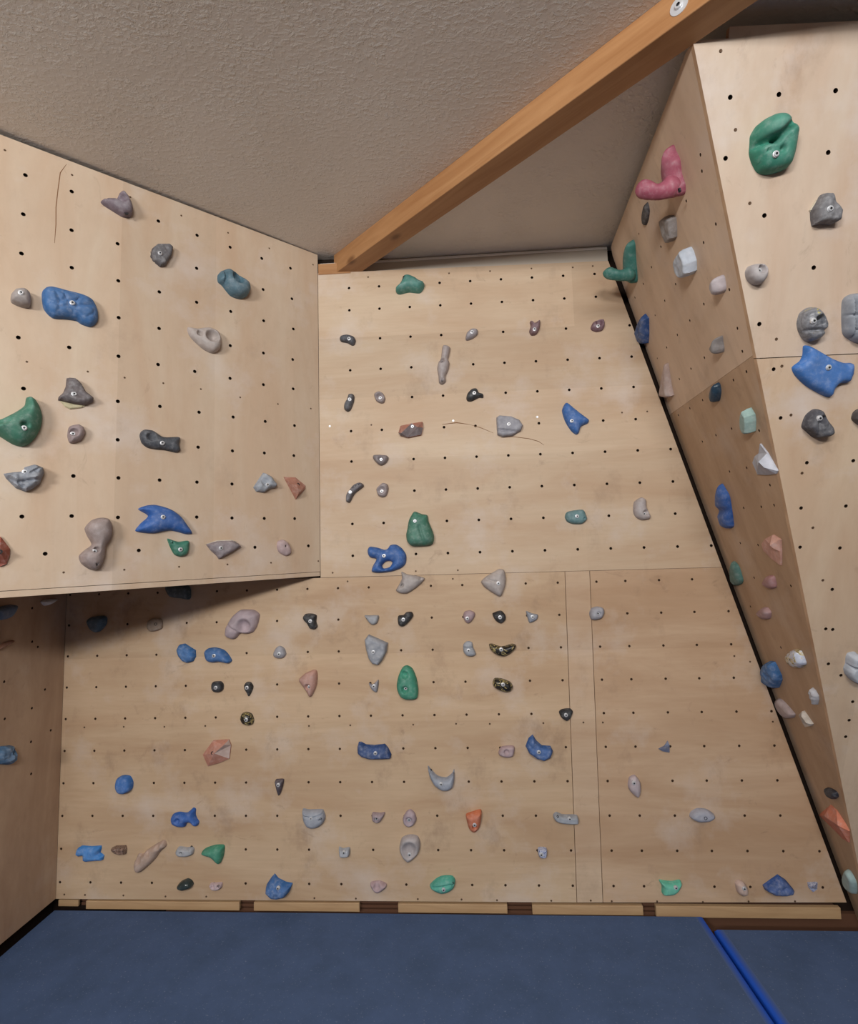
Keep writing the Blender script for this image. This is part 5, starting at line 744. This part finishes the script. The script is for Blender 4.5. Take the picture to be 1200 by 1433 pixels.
dict(fr='F',p=[[0.3663,-0.4435],[0.3787,-0.418],[0.3899,-0.4038],[0.4081,-0.4048],[0.4195,-0.4279],[0.4409,-0.4517],[0.4414,-0.4782],[0.4274,-0.485],[0.4005,-0.4815],[0.3759,-0.4839],[0.3703,-0.4665]],H=0.042,k='r',R=0.4,e=0.35,nz=0.12,col=[0.1708,0.1643,0.1775],label='grey three-cornered granite hold below the big green jug hold',bolt=[0.3979,-0.4503,'b'],chip=[[0.3629,-0.4425],[0.3801,-0.4142],[0.3839,-0.4117],[0.3823,-0.4183],[0.3668,-0.4467]],chipcol=[0.5971,0.5337,0.4193]),
dict(fr='F',p=[[0.1984,-0.5994],[0.2059,-0.585],[0.2249,-0.5797],[0.2446,-0.5816],[0.2559,-0.5962],[0.2546,-0.6196],[0.2389,-0.638],[0.2189,-0.6348],[0.2035,-0.6189]],H=0.042,k='o',R=0.75,e=0.2,tilt=(0,-0.15),dents=[[0.2338,-0.5971,0.0154,0.018]],col=[0.4227,0.3843,0.3897],label='pale grey ring hold at the left edge of the box front',bolt=[0.2271,-0.6019,'b']),
dict(fr='F',p=[[0.3672,-0.7537],[0.3717,-0.7267],[0.3894,-0.7118],[0.4089,-0.7115],[0.4309,-0.7297],[0.4464,-0.7577],[0.4442,-0.785],[0.4291,-0.805],[0.4061,-0.8109],[0.3889,-0.8007],[0.374,-0.777]],H=0.048,k='o',R=0.7,nz=0.15,dents=[[0.4119,-0.7492,0.0167,0.02]],creases=[[0.382,-0.7774,0.4416,-0.7803,0.0084,0.008]],col=[0.1814,0.1884,0.2103],label='dark grey rock hold with yellow flecks on the box front',marble=5,bolt=[0.3876,-0.7522,'b']),
dict(fr='F',p=[[0.493,-0.7104],[0.4967,-0.6883],[0.516,-0.6782],[0.5406,-0.6817],[0.5573,-0.7226],[0.5678,-0.791],[0.5583,-0.8204],[0.5324,-0.8123],[0.506,-0.788]],H=0.046,k='o',R=0.6,creases=[[0.5065,-0.6843,0.5264,-0.8074,0.0061,0.012],[0.4973,-0.7398,0.5601,-0.7407,0.005,0.008],[0.5248,-0.7843,0.5657,-0.7773,0.005,0.01]],col=[0.3023,0.331,0.3822],label='pale grey cracked slab hold cut by the right edge, beside the yellow-flecked rock'),
dict(fr='F',p=[[0.3954,-0.8223],[0.4114,-0.8231],[0.4407,-0.8387],[0.4802,-0.8619],[0.5188,-0.8781],[0.5466,-0.8818],[0.5504,-0.9131],[0.5415,-0.9393],[0.5187,-0.9407],[0.5023,-0.9546],[0.4945,-0.9813],[0.4678,-0.9727],[0.4177,-0.9435],[0.3812,-0.9101],[0.3689,-0.8854],[0.3896,-0.8672],[0.3964,-0.8484]],H=0.0318,k='o',R=0.5,e=0.15,col=[0.0288,0.1681,0.5284],label='big blue hide-shaped hold across the panel seam of the box front',bolt=[0.4597,-0.8897,'b']),
dict(fr='F',p=[[0.421,-1.0705],[0.4286,-1.0364],[0.4498,-1.0178],[0.4699,-1.0211],[0.4854,-1.0486],[0.5047,-1.074],[0.5075,-1.0939],[0.4932,-1.1057],[0.4615,-1.1069],[0.4349,-1.0859]],H=0.048,k='o',R=0.7,tilt=(0,-0.15),nz=0.08,dents=[[0.4616,-1.0476,0.0152,0.016]],creases=[[0.4477,-1.047,0.4562,-1.0968,0.0071,0.006]],col=[0.074,0.074,0.0916],label='charcoal saddle-shaped rock hold below the blue hide-shaped hold',bolt=[0.4476,-1.0423,'b']),
dict(fr='F',p=[[0.5717,-1.0519],[0.5746,-1.0322],[0.5897,-1.0229],[0.6034,-1.0483],[0.5973,-1.0729],[0.5828,-1.0648]],H=0.036,k='o',col=[0.0869,0.0739,0.0739],label='dark brown-grey hold cut by the right edge, level with the charcoal saddle hold'),
dict(fr='F',p=[[0.6763,-1.946],[0.6795,-1.9274],[0.678,-1.8965],[0.6835,-1.8844],[0.7064,-1.8807],[0.7255,-1.9097],[0.7375,-1.9888],[0.7206,-1.9948],[0.7018,-1.9882],[0.6838,-1.9669]],H=0.042,k='o',R=0.5,creases=[[0.6733,-1.9252,0.7283,-1.9283,0.0065,0.012]],col=[0.481,0.5238,0.5998],label='pale grey two-part block hold cut by the right edge, low on the box front'),
dict(fr='L',p=[[-0.4257,-0.0344],[-0.3915,-0.0255],[-0.3221,-0.022],[-0.3191,-0.0438],[-0.341,-0.0723],[-0.3707,-0.0813],[-0.4061,-0.0775]],H=0.036,k='o',R=0.7,col=[0.1338,0.2093,0.3325],label='dark slate-blue hold at the left photo edge under the angled panel'),
dict(fr='L',p=[[-0.1642,-0.0215],[-0.1269,-0.0111],[-0.0756,-0.0146],[-0.1024,-0.0328],[-0.1406,-0.041]],H=0.026,k='o',col=[0.9,0.9,0.9],label='pale lilac hold tucked in the corner right under the angled panel'),
dict(fr='L',p=[[-0.3946,-0.2041],[-0.3639,-0.1782],[-0.3141,-0.1742],[-0.3169,-0.1851],[-0.3562,-0.1991]],H=0.018,k='o',col=[0.3619,0.1614,0.0883],label='brown sliver hold on the shadowed left side wall'),
dict(fr='L',p=[[-0.3789,-0.6127],[-0.347,-0.6054],[-0.3074,-0.6154],[-0.2897,-0.6491],[-0.2895,-0.6831],[-0.3145,-0.6925],[-0.354,-0.6752],[-0.3769,-0.6491]],H=0.04,k='r',R=0.6,nz=0.2,dents=[[-0.3162,-0.64,0.0157,0.01]],col=[0.0866,0.2047,0.3774],label='navy knobbly hold at the left photo edge on the left side wall')
]
for s in HOLDS: make_hold(s)
for o in bpy.data.objects:
    if '_w' in o: del o['_w']
